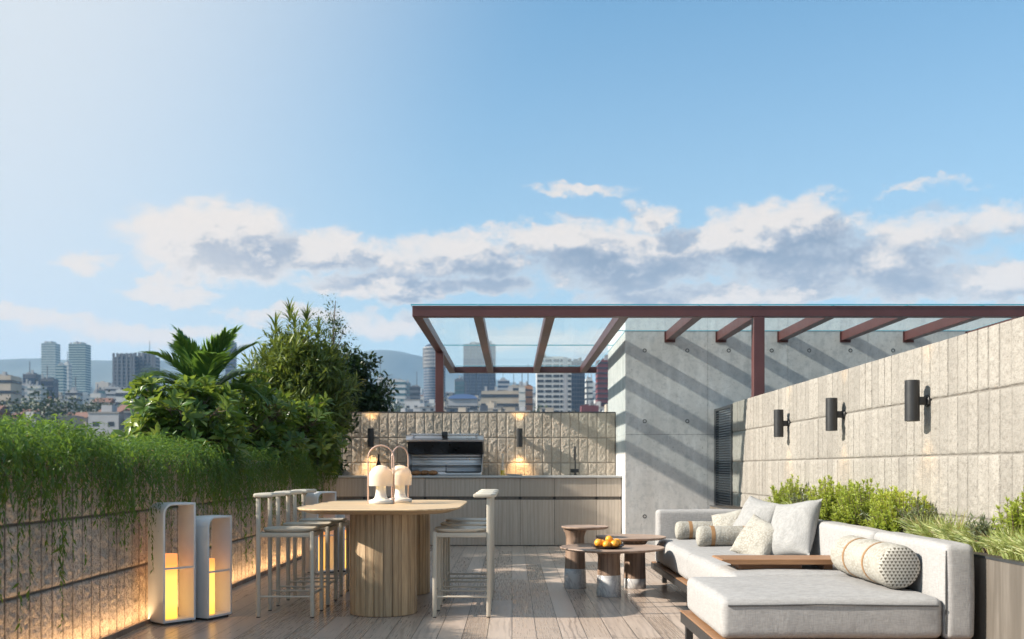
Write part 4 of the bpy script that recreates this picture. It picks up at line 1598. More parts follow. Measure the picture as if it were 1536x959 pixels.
# the tall bushy shrub with narrow leaves, spear leaves on top
cl = np.concatenate([blob(140, .84, .75, .88, 1.08, .45), blob(44, .52, .48, .48, 1.70, .3)])
tall = branch_tree('narrowleaf_tree', 'tall bushy tree of narrow olive leaves with spear leaves on top', 'tree', (-3.32, 15.4, 1.15), 1.9, .07, cl, 'blade', .15, .21, M['leaf_bamboo'], 84, .26, up_bias=.45)
P, A, U, Ln = [], [], [], []
for (x, y, z, s) in ((-.10, 0, 2.20, .85), (.14, .1, 2.16, .8), (-.30, -.1, 2.0, .8), (.34, 0, 1.95, .75), (.02, -.2, 2.02, .8), (-.52, 0, 1.70, .8), (.55, -.2, 1.66, .75), (-.62, -.3, 1.3, .9), (.1, -.5, 1.75, .8), (.68, .1, 1.45, .8), (-.35, -.5, 1.25, .9), (.3, -.55, .9, 1.0), (.62, -.55, .55, 1.0), (.55, -.4, 1.05, 1)):
    for k in range(30):
        a = k * 2.4
        e = .12 + 1.35 * (k / 30)
        d = np.array([math.cos(a) * math.cos(e), math.sin(a) * math.cos(e), math.sin(e)])
        P.append(np.array([x, y, z + (.10 if z > 1.9 else -.05) + .005 * k]))
        A.append(d + rng.normal(0, .08, 3))
        U.append([0, 0, 1])
        Ln.append(s * (.26 + .10 * rng.random()))
Ln = np.array(Ln)
leaves('spear_leaves', P, A, U, Ln, Ln * .10, 'strap', M['leaf_bamboo'], tall)

# dense dark shrub in the corner and the thin tree above it
cl = blob(150, .70, .65, 1.02, 1.22, .35)
branch_tree('dark_shrub', 'dense dark small-leaved shrub standing above the corner of the back wall', 'shrub', (-2.86, 17.5, 1.0), 1.4, .06, cl, 'broad', .095, .42, M['leaf_dark'], 120, .25)
cl = np.concatenate([blob(26, .34, .34, .60, 2.45, .15), blob(10, .5, .45, .75, 2.2, .6)])
branch_tree('thin_tree', 'thin sparse young tree rising against the sky behind the dark shrub', 'tree', (-3.02, 17.0, 1.15), 2.9, .022, cl, 'broad', .05, .45, M['leaf_dark'], 17, .14, rnd_bias=.5)
cl = blob(80, .48, .60, .80, .85, .3)
branch_tree('corner_shrub', 'dark leafy shrub in the corner, reaching over the left end of the counter', 'shrub', (-3.10, 15.6, 1.0), .7, .04, cl, 'broad', .11, .33, M['leaf_dark'], 84, .22, rnd_bias=.18)


# ---- palm
def palm(label, base, hgt, fr):
    t = thing('palm', label, 'palm', base)
    q = B()
    q.tube([(0, 0, hgt * k / 6) for k in range(7)], [.075 - .004 * k for k in range(7)], 10)
    q.build('trunk', M['bark'], t)
    for (az, el0, L, dr) in fr:
        h = np.array([math.cos(az), math.sin(az), 0])
        p, e = np.array([0, 0, hgt]), el0
        path, P, A, U, Ln = [p.copy()], [], [], [], []
        N = 34
        for j in range(N):
            d = h * math.cos(e) + np.array([0, 0, math.sin(e)])
            p = p + d * L / N
            e -= dr / N * (0.4 + 1.2 * j / N)
            path.append(p.copy())
            if j > 6:
                s = np.cross(d, [0, 0, 1.])
                s = unit(s) if np.linalg.norm(s) > .05 else unit(np.cross(h, [0, 0, 1.]))
                up = np.cross(s, d)
                for sg in (-1, 1):
                    for ex in (0, .5):
                        P.append(p - d * L / N * ex)
                        A.append(s * sg * .85 + d * (.75 + .5 * j / N) + up * .22 + rng.normal(0, .06, 3))
                        U.append(up)
                        Ln.append(L * (.30 * math.sin(min(1, .18 + (j - 6) / (N - 6)) * math.pi * .93) + .07) * (.9 + .2 * rng.random()))
        Ln = np.array(Ln)
        fo = leaves('frond', P, A, U, Ln, .020 + .010 * rng.random(len(Ln)), 'strap', M['leaf_palm'], t)
        rb = B()
        rb.tube(path, [.012 * (1 - .85 * i / len(path)) for i in range(len(path))], 6)
        rb.build('rachis', M['leaf_palm'], fo)


palm('bright green feather palm standing above the broad-leaved shrubs', (-3.62, 11.7, 1.15), .80,
     [(R(182), .95, .92, 1.7), (R(165), 1.40, .92, .5), (R(150), 1.28, .88, .8), (R(10), 1.18, .95, .8), (R(330), 1.36, .9, .6), (R(35), .95, .92, 1.3), (R(350), 1.3, .95, .5),
      (R(250), 1.3, .85, .7), (R(280), .75, .85, 1.6), (R(200), .8, .8, 1.5), (R(350), .6, .85, 1.5), (R(110), 1.2, .9, 1.0), (R(300), 1.1, .9, 1.2), (R(225), 1.1, .9, 1.1)])


# ---- right planter
def lime(label, x, y, sx, sy, h, n):
    t = thing('needle_shrub', label, 'shrub', (x, y, PH + .006), group='lime green shrubs in the planter')
    q = B()
    P, A, Ln, Rn = [], [], [], []
    for k in range(n):
        d = rdir(1, -.05)[0]
        rr = .62 + .42 * rng.random()
        e = np.array([d[0] * sx * rr, d[1] * sy * rr, .06 + (h - .06) * max(.05, d[2]) ** .8 * rr])
        b0 = np.array([e[0] * .3, e[1] * .6, 0])
        mid = (b0 + e) / 2 + [e[0] * .10, e[1] * .06, 0]
        q.tube([b0, mid, e], [.004, .0035, .002], 5)
        tone = rng.random() * .3
        ax = unit(e - mid)
        # whorls of short needles crowding the shoot tip
        for j in range(70):
            s = 1 - .62 * rng.random() ** 1.4
            p = (1 - s) ** 2 * b0 + 2 * s * (1 - s) * mid + s * s * e
            r_ = unit(np.cross(ax, rng.normal(0, 1, 3)))
            P.append(p)
            A.append(r_ * (1.25 - .5 * (s > .95)) + ax * (.55 + .8 * (s > .93)))
            Ln.append((.030 + .018 * rng.random()) * (1.15 - .3 * s))
            Rn.append(min(1, tone + .3 * rng.random() + .45 * max(0, s - .5) * 1.6))
    q.build('stems', M['bark'], t, smooth=False)
    Ln = np.array(Ln)
    leaves('foliage', P, A, rng.normal(0, .4, (len(P), 3)) + [0, 0, 1], Ln, Ln * .24, 'blade', M['leaf_lime'], t, np.array(Rn))


def grass(label, x, y, n, h, spread, m, grp, name='tufted_plant', cat='plant'):
    t = thing(name, label, cat, (x, y, PH + .006), group=grp)
    P, A, U, Ln = [], [], [], []
    segP = []
    for k in range(n):
        a = rng.random() * 6.28
        r_ = .07 * rng.random() ** .5
        b0 = np.array([r_ * math.cos(a) * .7, r_ * math.sin(a) * 1.5, 0])
        lean = min(.8, spread * .8 * rng.random())
        aa = a + rng.normal(0, 1.3)
        L = h * (.30 + .65 * rng.random())
        d0 = np.array([math.cos(aa) * lean * .5, math.sin(aa) * lean * .8, 1.0])
        d1 = np.array([math.cos(aa) * lean * 1.3, math.sin(aa) * lean * 1.6, .75 - .5 * lean])
        P += [b0, b0 + unit(d0) * L * .5]
        A += [d0, d1]
        U += [[math.cos(aa + 1.5), math.sin(aa + 1.5), .3]] * 2
        Ln += [L * .55, L * .6]
    Ln = np.array(Ln)
    leaves('blades', P, A, U, Ln, .0026 + .0022 * rng.random(len(Ln)), 'strap', m, t, np.repeat(np.where(rng.random(len(Ln) // 2) < .10, 1.0, rng.random(len(Ln) // 2) * .93), 2))


lime('lime green needle shrub at the far end of the planter behind the pillows', 2.88, 10.35, .22, .36, .42, 120)
lime('left bushy lime shrub of the middle clump in the planter', 2.88, 8.95, .22, .46, .44, 170)
lime('centre lime shrub of the middle clump in the planter', 2.88, 8.15, .22, .44, .41, 170)
lime('right lime shrub of the middle clump, above the split in the sofa back', 2.88, 7.42, .21, .38, .38, 150)
lime('lime green shrub cut off by the right edge of the picture', 2.93, 5.78, .12, .20, .40, 60)
gi = 0
for (y, h, s, n) in ((10.9, .30, .8, 70), (9.9, .30, .9, 80), (9.5, .30, .9, 80), (8.45, .26, 1.1, 90), (7.7, .25, 1.1, 90), (7.0, .27, 1.0, 100), (6.72, .26, 1.0, 110), (6.42, .27, 1.0, 120), (6.15, .25, 1.0, 120), (5.88, .27, 1.0, 130), (5.62, .26, 1.0, 130), (5.38, .26, 1.0, 130), (5.12, .26, 1.0, 120), (4.85, .26, 1.0, 100), (4.6, .26, 1.0, 100), (9.15, .28, 1.0, 90), (10.15, .28, 1.0, 80)):
    grass('tuft of pale ornamental grass filling the planter behind the sofa', 2.855 + .03 * rng.normal(), y, int(n * 4.0), h * rng.uniform(.62, 1.0), s * rng.uniform(.9, 1.5), M['leaf_grass'], 'tufts of pale ornamental grass in the planter')
for (y, h, lab) in ((9.75, .32, 'sage green sprig right of the far lime shrub in the planter'), (7.0, .33, 'tall sage green sprig right of the middle lime clump'), (7.15, .24, 'dusky sage clump just over the sofa back, below the lime shrubs'), (6.05, .24, 'low sage clump among the pale grass at the right'), (7.85, .22, 'dark sage clump under the middle of the lime shrubs')):
    t = thing('sage_plant', lab, 'plant', (2.86, y, PH + .006), group='sage plants in the planter')
    q = B()
    P, A, Ln = [], [], []
    for k in range(22):
        d = np.array([rng.normal(0, .28), rng.normal(0, .45), 1.0])
        e = unit(d) * h * (.6 + .4 * rng.random())
        q.tube([(0, 0, 0), tuple(e * .5 + [0, 0, .01]), tuple(e)], [.004, .003, .0015], 5)
        for j in range(26):
            P.append(e * (.25 + .75 * j / 26) + rng.normal(0, .004, 3))
            A.append(rng.normal(0, .8, 3) + d)
            Ln.append(.028 + .018 * rng.random())
    q.build('stems', M['bark'], t, smooth=False)
    Ln = np.array(Ln)
    leaves('foliage', P, A, rng.normal(0, .5, (len(P), 3)) + [0, 0, 1], Ln, Ln * .3, 'blade', M['leaf_sage'], t)

# ================================================================== LAND AND CITY
GD = np.array([-4000, 22, 60, 120, 200, 300, 450, 700, 1000, 1600, 2200, 6000, 16000.])
GS = np.array([-14, -14, -10, .6, 7.0, 13.0, 23.0, 42.0, 66.0, 110.0, 150.0, 160.0, 160.])


def gz(D):
    return float(np.interp(D, GD, GS))


M['land'] = simple('city ground', (.10, .10, .085), .95, var=.35, scale=.03)
M['hill'] = simple('wooded hills', (.075, .085, .07), .95, var=.25, scale=.004)
gy = np.unique(np.concatenate([np.linspace(-4000, 22, 8), np.linspace(22, 2200, 70), np.linspace(2200, 16000, 8)]))
gx = np.unique(np.concatenate([np.linspace(-12000, -1500, 8), np.linspace(-1500, 1500, 40), np.linspace(1500, 12000, 8)]))
v = [(x, y, gz(y) + (2.0 * float(vnoise(np.array(x * .01), np.array(y * .01), 4)) if y > 150 else 0)) for y in gy for x in gx]
nx = len(gx)
f = [(j * nx + i, j * nx + i + 1, (j + 1) * nx + i + 1, (j + 1) * nx + i) for j in range(len(gy) - 1) for i in range(nx - 1)]
tag(B().add(v, f).build('ground', M['land'], smooth=True), kind='structure')

# mountains: one sheet each, ridge heights read from the skyline
def ridge(name, pts, D, depth, seed):
    xs_ = np.linspace(pts[0][0], pts[-1][0], 150)
    yr = np.interp(xs_, [p[0] for p in pts], [p[1] for p in pts])
    nn, kk = len(xs_), 26
    v = []
    for j in range(kk + 1):
        s = j / kk
        for i in range(nn):
            X = (xs_[i] - CX) * D / F
            H_ = CAM_Z + (HY - yr[i]) * D / F
            z0 = gz(D - depth) - 8
            prof = (s / .6) ** 1.15 if s < .6 else 1 - ((s - .6) / .4) ** 1.3
            z = z0 + (H_ - z0) * prof
            z += (H_ - z0) * .16 * float(fbm(np.array(X * .0035), np.array(s * 5.0), seed)) * min(1, (1 - abs(s - .6)) * 1.2) * (0.35 if abs(s - .6) < .05 else 1)
            v.append((X * (1 + (s - .6) * depth * 2 / D * .3), D + (s - .6) * depth * 1.6, z))
    f = [(j * nn + i, j * nn + i + 1, (j + 1) * nn + i + 1, (j + 1) * nn + i) for j in range(kk) for i in range(nn - 1)]
    tag(B().add(v, f).build(name, M['hill'], smooth=True), kind='structure')


ridge('hills', [(-900, 575), (-500, 545), (-200, 540), (0, 537), (60, 536), (120, 540), (180, 538), (240, 536), (300, 542), (370, 552), (430, 560), (520, 585), (620, 600)], 2900, 620, 3)
ridge('mountain', [(250, 610), (330, 592), (400, 570), (470, 545), (520, 531), (560, 525), (580, 524), (605, 528), (632, 537), (680, 552), (730, 566), (800, 578), (880, 580), (960, 574), (1100, 566), (1300, 575), (1600, 590)], 3300, 640, 6)


# ---- facade materials
def facade(name, color, rough=.75):
    return simple(name, color, rough, var=.10, scale=.15)


FM = {'white': facade('white facade', (.46, .455, .44)), 'cream': facade('cream facade', (.42, .35, .28)), 'grey': facade('grey facade', (.33, .33, .34)),
      'dark': facade('dark facade', (.10, .11, .13)), 'beige': facade('beige concrete', (.36, .31, .25)), 'brick': facade('brick facade', (.26, .12, .085)),
      'brown': facade('brown facade', (.40, .21, .12)), 'maroon': facade('maroon facade', (.13, .03, .035)), 'green': facade('green grey facade', (.36, .41, .40)),
      'roofgrey': facade('flat roof felt', (.22, .21, .20)), 'tile': facade('clay roof tiles', (.17, .085, .06)), 'roofwhite': facade('pale roof', (.36, .36, .35)), 'roofblue': facade('blue sheet roof', (.10, .17, .34))}
FG = {'blue': simple('blue black glazing', (.030, .045, .075), .18, .0, var=.25, scale=.4), 'dark': simple('dark glazing', (.035, .04, .05), .2, var=.3, scale=.5),
      'pale': simple('pale green glazing', (.20, .25, .27), .2, var=.3, scale=.5), 'teal': simple('teal glazing', (.06, .12, .14), .2, var=.25, scale=.4)}


def block(root, name, x0, x1, y0, y1, z0, z1, m):
    return B().box(x0, x1, y0, y1, z0, z1).build(name, m, root, smooth=False)


def tower(label, x0, x1, yt, D, wall, glass, floors, style='band', dep=.8, frac=.5, zb=None, roofh=.03):
    X0_, X1_ = (x0 - CX) * D / F, (x1 - CX) * D / F
    w = X1_ - X0_
    d = max(w * dep, 6)
    z0 = gz(D) - 3 if zb is None else zb
    zt = CAM_Z + (HY - yt) * D / F
    t = thing('office_tower' if (zt - z0) > 25 else 'city_block', label, 'building', ((X0_ + X1_) / 2, D, z0))
    H_ = zt - z0
    hw = w / 2
    if style == 'round':
        B().lathe([(hw, 0), (hw, H_ * .93), (hw * .93, H_ * .955), (hw * .6, H_ * .985), (hw * .2, H_)], 36, (0, hw)).build('shaft', glass, t, angle=40)
        for k in range(floors):
            z = H_ * .90 * (k + .5) / floors
            B().lathe([(hw * 1.004, z), (hw * 1.012, z + .15), (hw * 1.012, z + .55), (hw * 1.004, z + .7)], 36, (0, hw), cap=False).build('floor_band', wall, t, angle=40)
        q = B()
        for i in range(14):
            a = math.pi + math.pi * i / 13 * .62
            x, y = hw * 1.05 * math.cos(a), hw + hw * 1.05 * math.sin(a)
            q.box(x - .25, x + .25, y - .25, y + .25, H_ * .66, H_ * .93)
        q.build('crown_lattice', FM['grey'], t, smooth=False)
        for k in range(6):
            z = H_ * (.67 + .05 * k)
            B().lathe([(hw * 1.04, z), (hw * 1.06, z + .2), (hw * 1.06, z + .7), (hw * 1.04, z + .9)], 36, (0, hw), cap=False).build('crown_ring', FM['grey'], t, angle=40)
        return t
    block(t, 'walls', -hw, hw, 0, d, 0, H_ * (1 - roofh), wall)
    block(t, 'roof_block', -hw * .62, hw * .55, d * .2, d * .8, H_ * (1 - roofh) - .01, H_, wall)
    for k in range(3):
        xa = rng.uniform(-hw * .9, hw * .6)
        block(t, 'roof_plant', xa, xa + hw * rng.uniform(.12, .3), d * .05, d * .19, H_ * (1 - roofh) + .003, H_ * (1 - roofh) + rng.uniform(.8, 2.4), FM['grey'])
    if rng.random() < .45:
        xa = rng.uniform(-hw * .5, hw * .4)
        block(t, 'aerial', xa, xa + .35, d * .5, d * .5 + .35, H_ - .05, H_ + rng.uniform(4, 9), FM['dark'])
    fh = H_ * (1 - roofh) / floors
    if style == 'band':
        for k in range(floors):
            z = fh * (k + .3)
            block(t, 'window_band', -hw - .12, hw + .12, -.12, d * .97, z, z + fh * frac, glass)
    elif style == 'slab':
        # glass shaft with light floor slabs and dark vertical piers
        for k in range(floors):
            z = fh * k
            block(t, 'floor_slab', -hw - .5, hw + .5, -.5, d * .97, z, z + fh * .22, FM['grey'])
        for a in (-1.0, -.62, -.18, .30, .72, 1.0):
            block(t, 'pier', a * hw - .8, a * hw + .8, -.85, -.51, 0, H_ * 1.0, FM['dark'])
    elif style == 'curtain':
        nb = 5
        for k in range(nb):
            xa = -hw + w * (k + .08) / nb
            block(t, 'glass_bay', xa, xa + w * .84 / nb, -.15, d * .5, H_ * .02, H_ * (1 - roofh) - 1.0, glass)
        for k in range(floors):
            z = fh * (k + .5)
            block(t, 'floor_line', -hw - .02, hw + .02, -.22, d * .6, z, z + fh * .16, wall)
        block(t, 'side_glazing', hw, hw + .12, d * .05, d * .95, H_ * .02, H_ * .96, glass)
    elif style == 'grid':
        cols = [(-.98, -.60), (-.52, -.14), (-.06, .30), (.38, .46)]
        wd = [(-.96, -.60), (-.50, -.14), (-.04, .30), (.36, .50), (.80, .98)]
        for k in range(floors):
            z = fh * (k + .28)
            for a, c in wd:
                block(t, 'window', a * hw, c * hw, -.10, .3, z, z + fh * .50, glass)
        block(t, 'service_core', .54 * hw, .76 * hw, -.04, .4, 0, H_ * .985, FM['grey'])
    return t


W, G_ = FM, FG
tower('squat cream building with a grey base at the far left edge of the city', -26, 16, 561, 420, W['cream'], G_['dark'], 5, 'band', frac=.28)
tower('grey blank-sided block second from the left edge of the city', 11, 27, 575, 450, W['grey'], G_['dark'], 6, 'band', frac=.25)
tower('pale grey slab beside the dark glass cube at the left', 25, 43, 574, 470, W['grey'], G_['pale'], 7, 'band', frac=.3)
tower('dark blue glass cube rising over the white slab at the left', 34, 54, 559, 560, W['dark'], G_['blue'], 6, 'curtain')
tower('white slab between the dark glass cube and the left twin tower', 41, 61, 577, 440, W['white'], G_['pale'], 7, 'band', frac=.3)
tower('left of the two tall pale twin towers', 62, 83, 512, 900, W['green'], G_['pale'], 26, 'band', frac=.55)
tower('dark blue glass block in front of the left twin tower', 61, 80, 566, 520, W['dark'], G_['blue'], 8, 'curtain')
tower('slim green grey tower just right of the left twin tower', 84, 95, 546, 760, W['green'], G_['teal'], 16, 'band', frac=.5)
tower('narrow plain white slab between the two pale twin towers', 95, 103, 543, 800, W['white'], G_['pale'], 12, 'band', frac=.2)
tower('right of the two tall pale twin towers, with a darker cap', 103, 128, 513, 850, W['green'], G_['teal'], 27, 'band', frac=.5)
tower('grey stepped block at the foot of the right twin tower', 98, 116, 585, 480, W['grey'], G_['dark'], 6, 'band', frac=.35)
tower('small white cube block right of the twin towers', 135, 151, 589, 460, W['white'], G_['pale'], 4, 'band', frac=.2)
tower('small dark block behind the white cube block', 141, 158, 584, 560, W['dark'], G_['teal'], 6, 'band')
tower('plain grey block left of the dark slab towers', 158, 179, 579, 520, W['grey'], G_['dark'], 7, 'band', frac=.3)
tower('left dark slab tower with light floor edges, beside the palm frond', 171, 201, 530, 700, W['dark'], G_['blue'], 16, 'slab', roofh=.06)
tower('right dark slab tower with light floor edges, partly behind the palm frond', 204, 232, 529, 705, W['dark'], G_['blue'], 16, 'slab', roofh=.06)
tower('low white building at the foot of the dark slab towers', 174, 204, 583, 450, W['white'], G_['dark'], 4, 'band', frac=.35)
tower('dark tower mostly hidden behind the palm crown', 338, 352, 510, 800, W['dark'], G_['blue'], 18, 'band')
tower('white tower with a dark slit nearest the dark shrub', 565, 576, 565, 620, W['white'], G_['dark'], 12, 'band', frac=.18)
tower('white slab tower right beside the one with a slit', 577, 585, 567, 640, W['white'], G_['pale'], 12, 'band', frac=.18)
tower('pale office block with a dark glass top left of the round tower', 586, 608, 569, 560, W['white'], G_['teal'], 7, 'band', frac=.45)
tower('slim dark tower touching the pale office block', 608, 615, 573, 680, W['dark'], G_['teal'], 12, 'band')
tower('low dark stepped block left of the round tower', 615, 629, 578, 600, W['dark'], G_['dark'], 6, 'band')
tower('tall round dark glass tower behind the red left post', 634, 667, 513, 650, W['dark'], G_['blue'], 24, 'round')
tower('small teal glass block left of the big dark tower', 682, 696, 567, 640, W['dark'], G_['teal'], 8, 'curtain')
tower('big broad dark glass tower seen through the roof glass', 695, 743, 513, 720, W['dark'], G_['blue'], 22, 'curtain')
tower('small grey block right of the big dark tower', 747, 764, 569, 800, W['grey'], G_['blue'], 7, 'band')
tower('long beige concrete block below the big dark tower', 722, 779, 585, 430, W['beige'], G_['dark'], 4, 'band', frac=.35)
tower('low beige block behind the white and brown pair', 763, 790, 577, 560, W['beige'], G_['dark'], 5, 'band', frac=.35)
tower('narrow white half of the white and brown pair of blocks', 778.5, 788, 579, 420, W['white'], G_['pale'], 5, 'band', frac=.12)
tower('brown half of the white and brown pair of blocks', 788, 799, 577, 422, W['brown'], G_['dark'], 6, 'band', frac=.2)
tower('white apartment tower with rows of dark windows left of the concrete block', 805, 857, 534, 400, W['white'], G_['dark'], 14, 'grid')
tower('dark blue tower right beside the white apartment tower', 857, 877, 538, 420, W['dark'], G_['blue'], 16, 'curtain')
tower('small ornate white tower between the dark blue and maroon towers', 879, 889, 566, 480, W['white'], G_['dark'], 8, 'band', frac=.3)
tower('maroon tower close to the concrete block', 896, 935, 537, 380, W['maroon'], G_['dark'], 14, 'band', frac=.3)
tower('low maroon block at the foot of the maroon tower', 872, 898, 607, 330, W['maroon'], G_['dark'], 2, 'band', frac=.3)
t = tower('long low hall with a curved blue roof left of centre', 672, 716, 597, 400, W['grey'], G_['dark'], 2, 'band', frac=.25)
w_ = 44 * 400 / F / 2
q = B()
h0 = CAM_Z + (HY - 597) * 400 / F - t.location.z
prof = [(-w_ * 1.02, h0 - .4)] + [(w_ * 1.02 * math.sin(a), h0 - .4 + 1.9 * math.cos(a)) for a in np.linspace(-1.45, 1.45, 13)] + [(w_ * 1.02, h0 - .4)]
n = len(prof)
q.add([(x, -.5, z) for x, z in prof] + [(x, 10, z) for x, z in prof], [tuple(range(n))[::-1], tuple(range(n, 2 * n))] + [(i, i + 1, n + i + 1, n + i) for i in range(n - 1)])
q.build('curved_roof', W['roofblue'], t, smooth=False)


# ---- low houses
def house(kind, X, D, w, d, h, grp):
    wall, roof, words_ = kind
    t = thing('small_house', words_, 'house', (X, D, gz(D) - 1.5), rng.normal(0, .10), grp)
    block(t, 'walls', -w / 2, w / 2, 0, d, 0, h + 1.5, FM[wall])
    nw = max(2, int(w / 3.2))
    z = 2.6
    while z < h + .4:
        for k in range(nw):
            xa = -w / 2 + w * (k + .3) / nw
            block(t, 'window', xa, xa + w * .4 / nw, -.06, .2, z, z + 1.3, FG['dark'])
        z += 3.0
    H_ = h + 1.5
    if roof == 'tile':
        q = B()
        q.add([(-w / 2 - .4, -.5, H_), (w / 2 + .4, -.5, H_), (w / 2 + .4, d + .5, H_), (-w / 2 - .4, d + .5, H_), (-w / 2 - .4, d / 2, H_ + 2.1), (w / 2 + .4, d / 2, H_ + 2.1)],
              [(0, 1, 5, 4), (2, 3, 4, 5), (1, 2, 5), (3, 0, 4), (3, 2, 1, 0)])
        q.build('roof', FM['tile'], t, smooth=False)
    else:
        block(t, 'roof', -w / 2 - .15, w / 2 + .15, -.15, d + .15, H_ + .005, H_ + .5, FM[roof])
        if rng.random() < .6:
            block(t, 'roof_hut', -w * .2, w * .15, d * .3, d * .7, H_ + .506, H_ + 2.6, FM[wall])
    return t


KL = [('white', 'roofwhite', 'low white flat-roofed house in the city, {}'), ('beige', 'roofgrey', 'low beige flat-roofed house in the distant city, {}'),
      ('grey', 'roofgrey', 'low grey flat-roofed house in the city, {}'), ('brick', 'tile', 'red brick house with clay tile roof in the city, {}'),
      ('cream', 'tile', 'cream house with clay tile roof in the city, {}'), ('dark', 'roofgrey', 'low dark building in the city, {}')]
for zone, (xa, xb), wts, rows in (('left of the big plants', (-30, 190), (2, 3, 4, 2, 1.2, 2), ((285, 4.5), (310, 5), (340, 5), (375, 5.5), (415, 6), (460, 6.5), (515, 7), (580, 8), (660, 9))),
                                  ('above the back wall', (556, 915), (3, 4, 4, .4, .5, 2), ((345, 4.5), (375, 5), (405, 5), (445, 5), (490, 6), (540, 7), (600, 8), (665, 9), (740, 10)))):
    for D, hh in rows:
        X = (xa - CX) * D / F
        while X < (xb - CX) * D / F:
            w = rng.uniform(4.5, 9.5)
            if rng.random() < .9:
                k = KL[rng.choice(6, p=np.array(wts) / sum(wts))]
                words_ = k[2].format(zone)
                house((k[0], k[1], words_), X + w / 2, D + rng.normal(0, 3), w, rng.uniform(7, 10), hh * rng.uniform(.55, 1.25), words_.split(' in ')[0].replace('low ', '') + 's ' + zone)
            X += w + rng.uniform(.5, 5)

# ---- the far mass of the city, past counting
q = B()
for D in np.concatenate([np.arange(62, 245, 24), np.arange(250, 700, 34), np.arange(700, 1700, 48)]):
    X = -1.15 * D - 150
    while X < .75 * D + 60:
        w = rng.uniform(7, 17)
        xp = CX + (X + w / 2) * F / D
        inside = -60 < xp < 925
        if rng.random() < .86 and not (inside and 245 < D < 690):
            h = rng.uniform(4, 11) * (1 + (rng.random() < .10) * rng.uniform(.6, 2.4)) * (.85 if inside else 1.0)
            z = gz(D) - 2
            if -260 < xp < 0:
                h = min(h, 8)
            if D < 245:
                h = min(h, .030 * D + 1.2 - z - 5)
                if h < 1.5:
                    X += w
                    continue
            d_ = rng.uniform(7, 14)
            mi = int(rng.choice(6, p=[.24, .2, .22, .1, .12, .12]))
            y0 = D + rng.normal(0, 6)
            q.box(X, X + w, y0, y0 + d_, z, z + h + 2, mi=mi)
            q.box(X + .6, X + w - .6, y0 - .08, y0 + .3, z + h * .55 + 2, z + h * .55 + 3.2, mi=6)
            q.box(X + .6, X + w - .6, y0 - .08, y0 + .3, z + h * .15 + 2, z + h * .15 + 3.2, mi=6)
            q.box(X + w * .3, X + w * .55, y0 + d_ * .3, y0 + d_ * .7, z + h + 1.99, z + h + rng.uniform(2.8, 4.5), mi=mi)
        X += w + rng.uniform(.5, 7)
o = q.build('distant_city', [FM['white'], FM['cream'], FM['grey'], FM['brick'], FM['dark'], FM['beige'], FG['dark']], smooth=False)
tag(o, 'far-off mass of small hazy city buildings below the hills', 'city', kind='stuff')

# ---- city trees
def city_tree(x, D, h, r_, label, n=420):
    X = (x - CX) * D / F
    t = thing('city_tree', label, 'tree', (X, D, gz(D) - 1), group='dark round trees in the city')
    B().tube([(0, 0, 0), (.1, 0, h * .3), (0, .1, h * .6)], [.35, .28, .12], 7).build('trunk', M['bark'], t)
    c = blob(14, r_, r_, h * .32, h * .66, .3)
    ci = rng.integers(0, 14, n)
    P = c[ci] + rng.normal(0, r_ * .24, (n, 3))
    Ln = rng.uniform(.6, 1.2, n)
    leaves('crown', P, rng.normal(0, 1, (n, 3)), rng.normal(0, .6, (n, 3)) + [0, 0, 1], Ln, Ln * .7, 'broad', M['leaf_city'], t)


for (x, D, h, r_, lab) in ((15, 300, 9, 7, 'dark round tree at the left edge between the houses'), (66, 290, 12, 8, 'broad dark tree in front of the twin towers'), (86, 310, 10, 6, 'dark tree right of the broad one below the twin towers'),
                           (152, 350, 10, 6, 'dark tree among the houses below the dark slab towers'), (128, 400, 8, 5, 'small dark tree behind the red roofs'), (40, 350, 9, 6, 'dark tree behind the row of houses at the left'),
                           (600, 440, 7, 5, 'small dark tree over the back wall near the dark shrub'), (690, 440, 7, 5, 'small dark tree right of the left red post'), (728, 430, 7, 5, 'small dark tree below the long beige block'), (816, 390, 6, 5, 'small dark tree at the foot of the white apartment tower')):
    city_tree(x, D, h, r_, lab)

# ---- the air
HZ = bpy.data.materials.new('thin blue haze')
HZ.use_nodes = True
nt = HZ.node_tree
nt.nodes.clear()
gh = NT(nt)
vo = gh.n('ShaderNodeVolumePrincipled', {'Color': (.36, .64, 1.0, 1), 'Density': HAZE, 'Anisotropy': 0.0})
ho = gh.n('ShaderNodeOutputMaterial')
nt.links.new(vo.outputs[0], ho.inputs['Volume'])
if HAZE > 0:
    o = B().box(-12100, 12100, -4100, 16100, -18, 445).build('haze', HZ, smooth=False)
    tag(o, kind='stuff')
# ================================================================== SKY, LIGHT, CAMERA
SUN_D = Vector((1, .16, -.57)).normalized()
el = math.asin(-SUN_D.z)
rot = math.atan2(-SUN_D.x, -SUN_D.y)
s = bpy.data.lights.new('sun', 'SUN')
s.energy, s.angle, s.color = 5.0, R(.8), (1, .90, .775)
so = bpy.data.objects.new('sun', s)
col.objects.link(so)
so.rotation_euler = SUN_D.to_track_quat('-Z', 'Y').to_euler()
so.location = (-20, -3, 14)


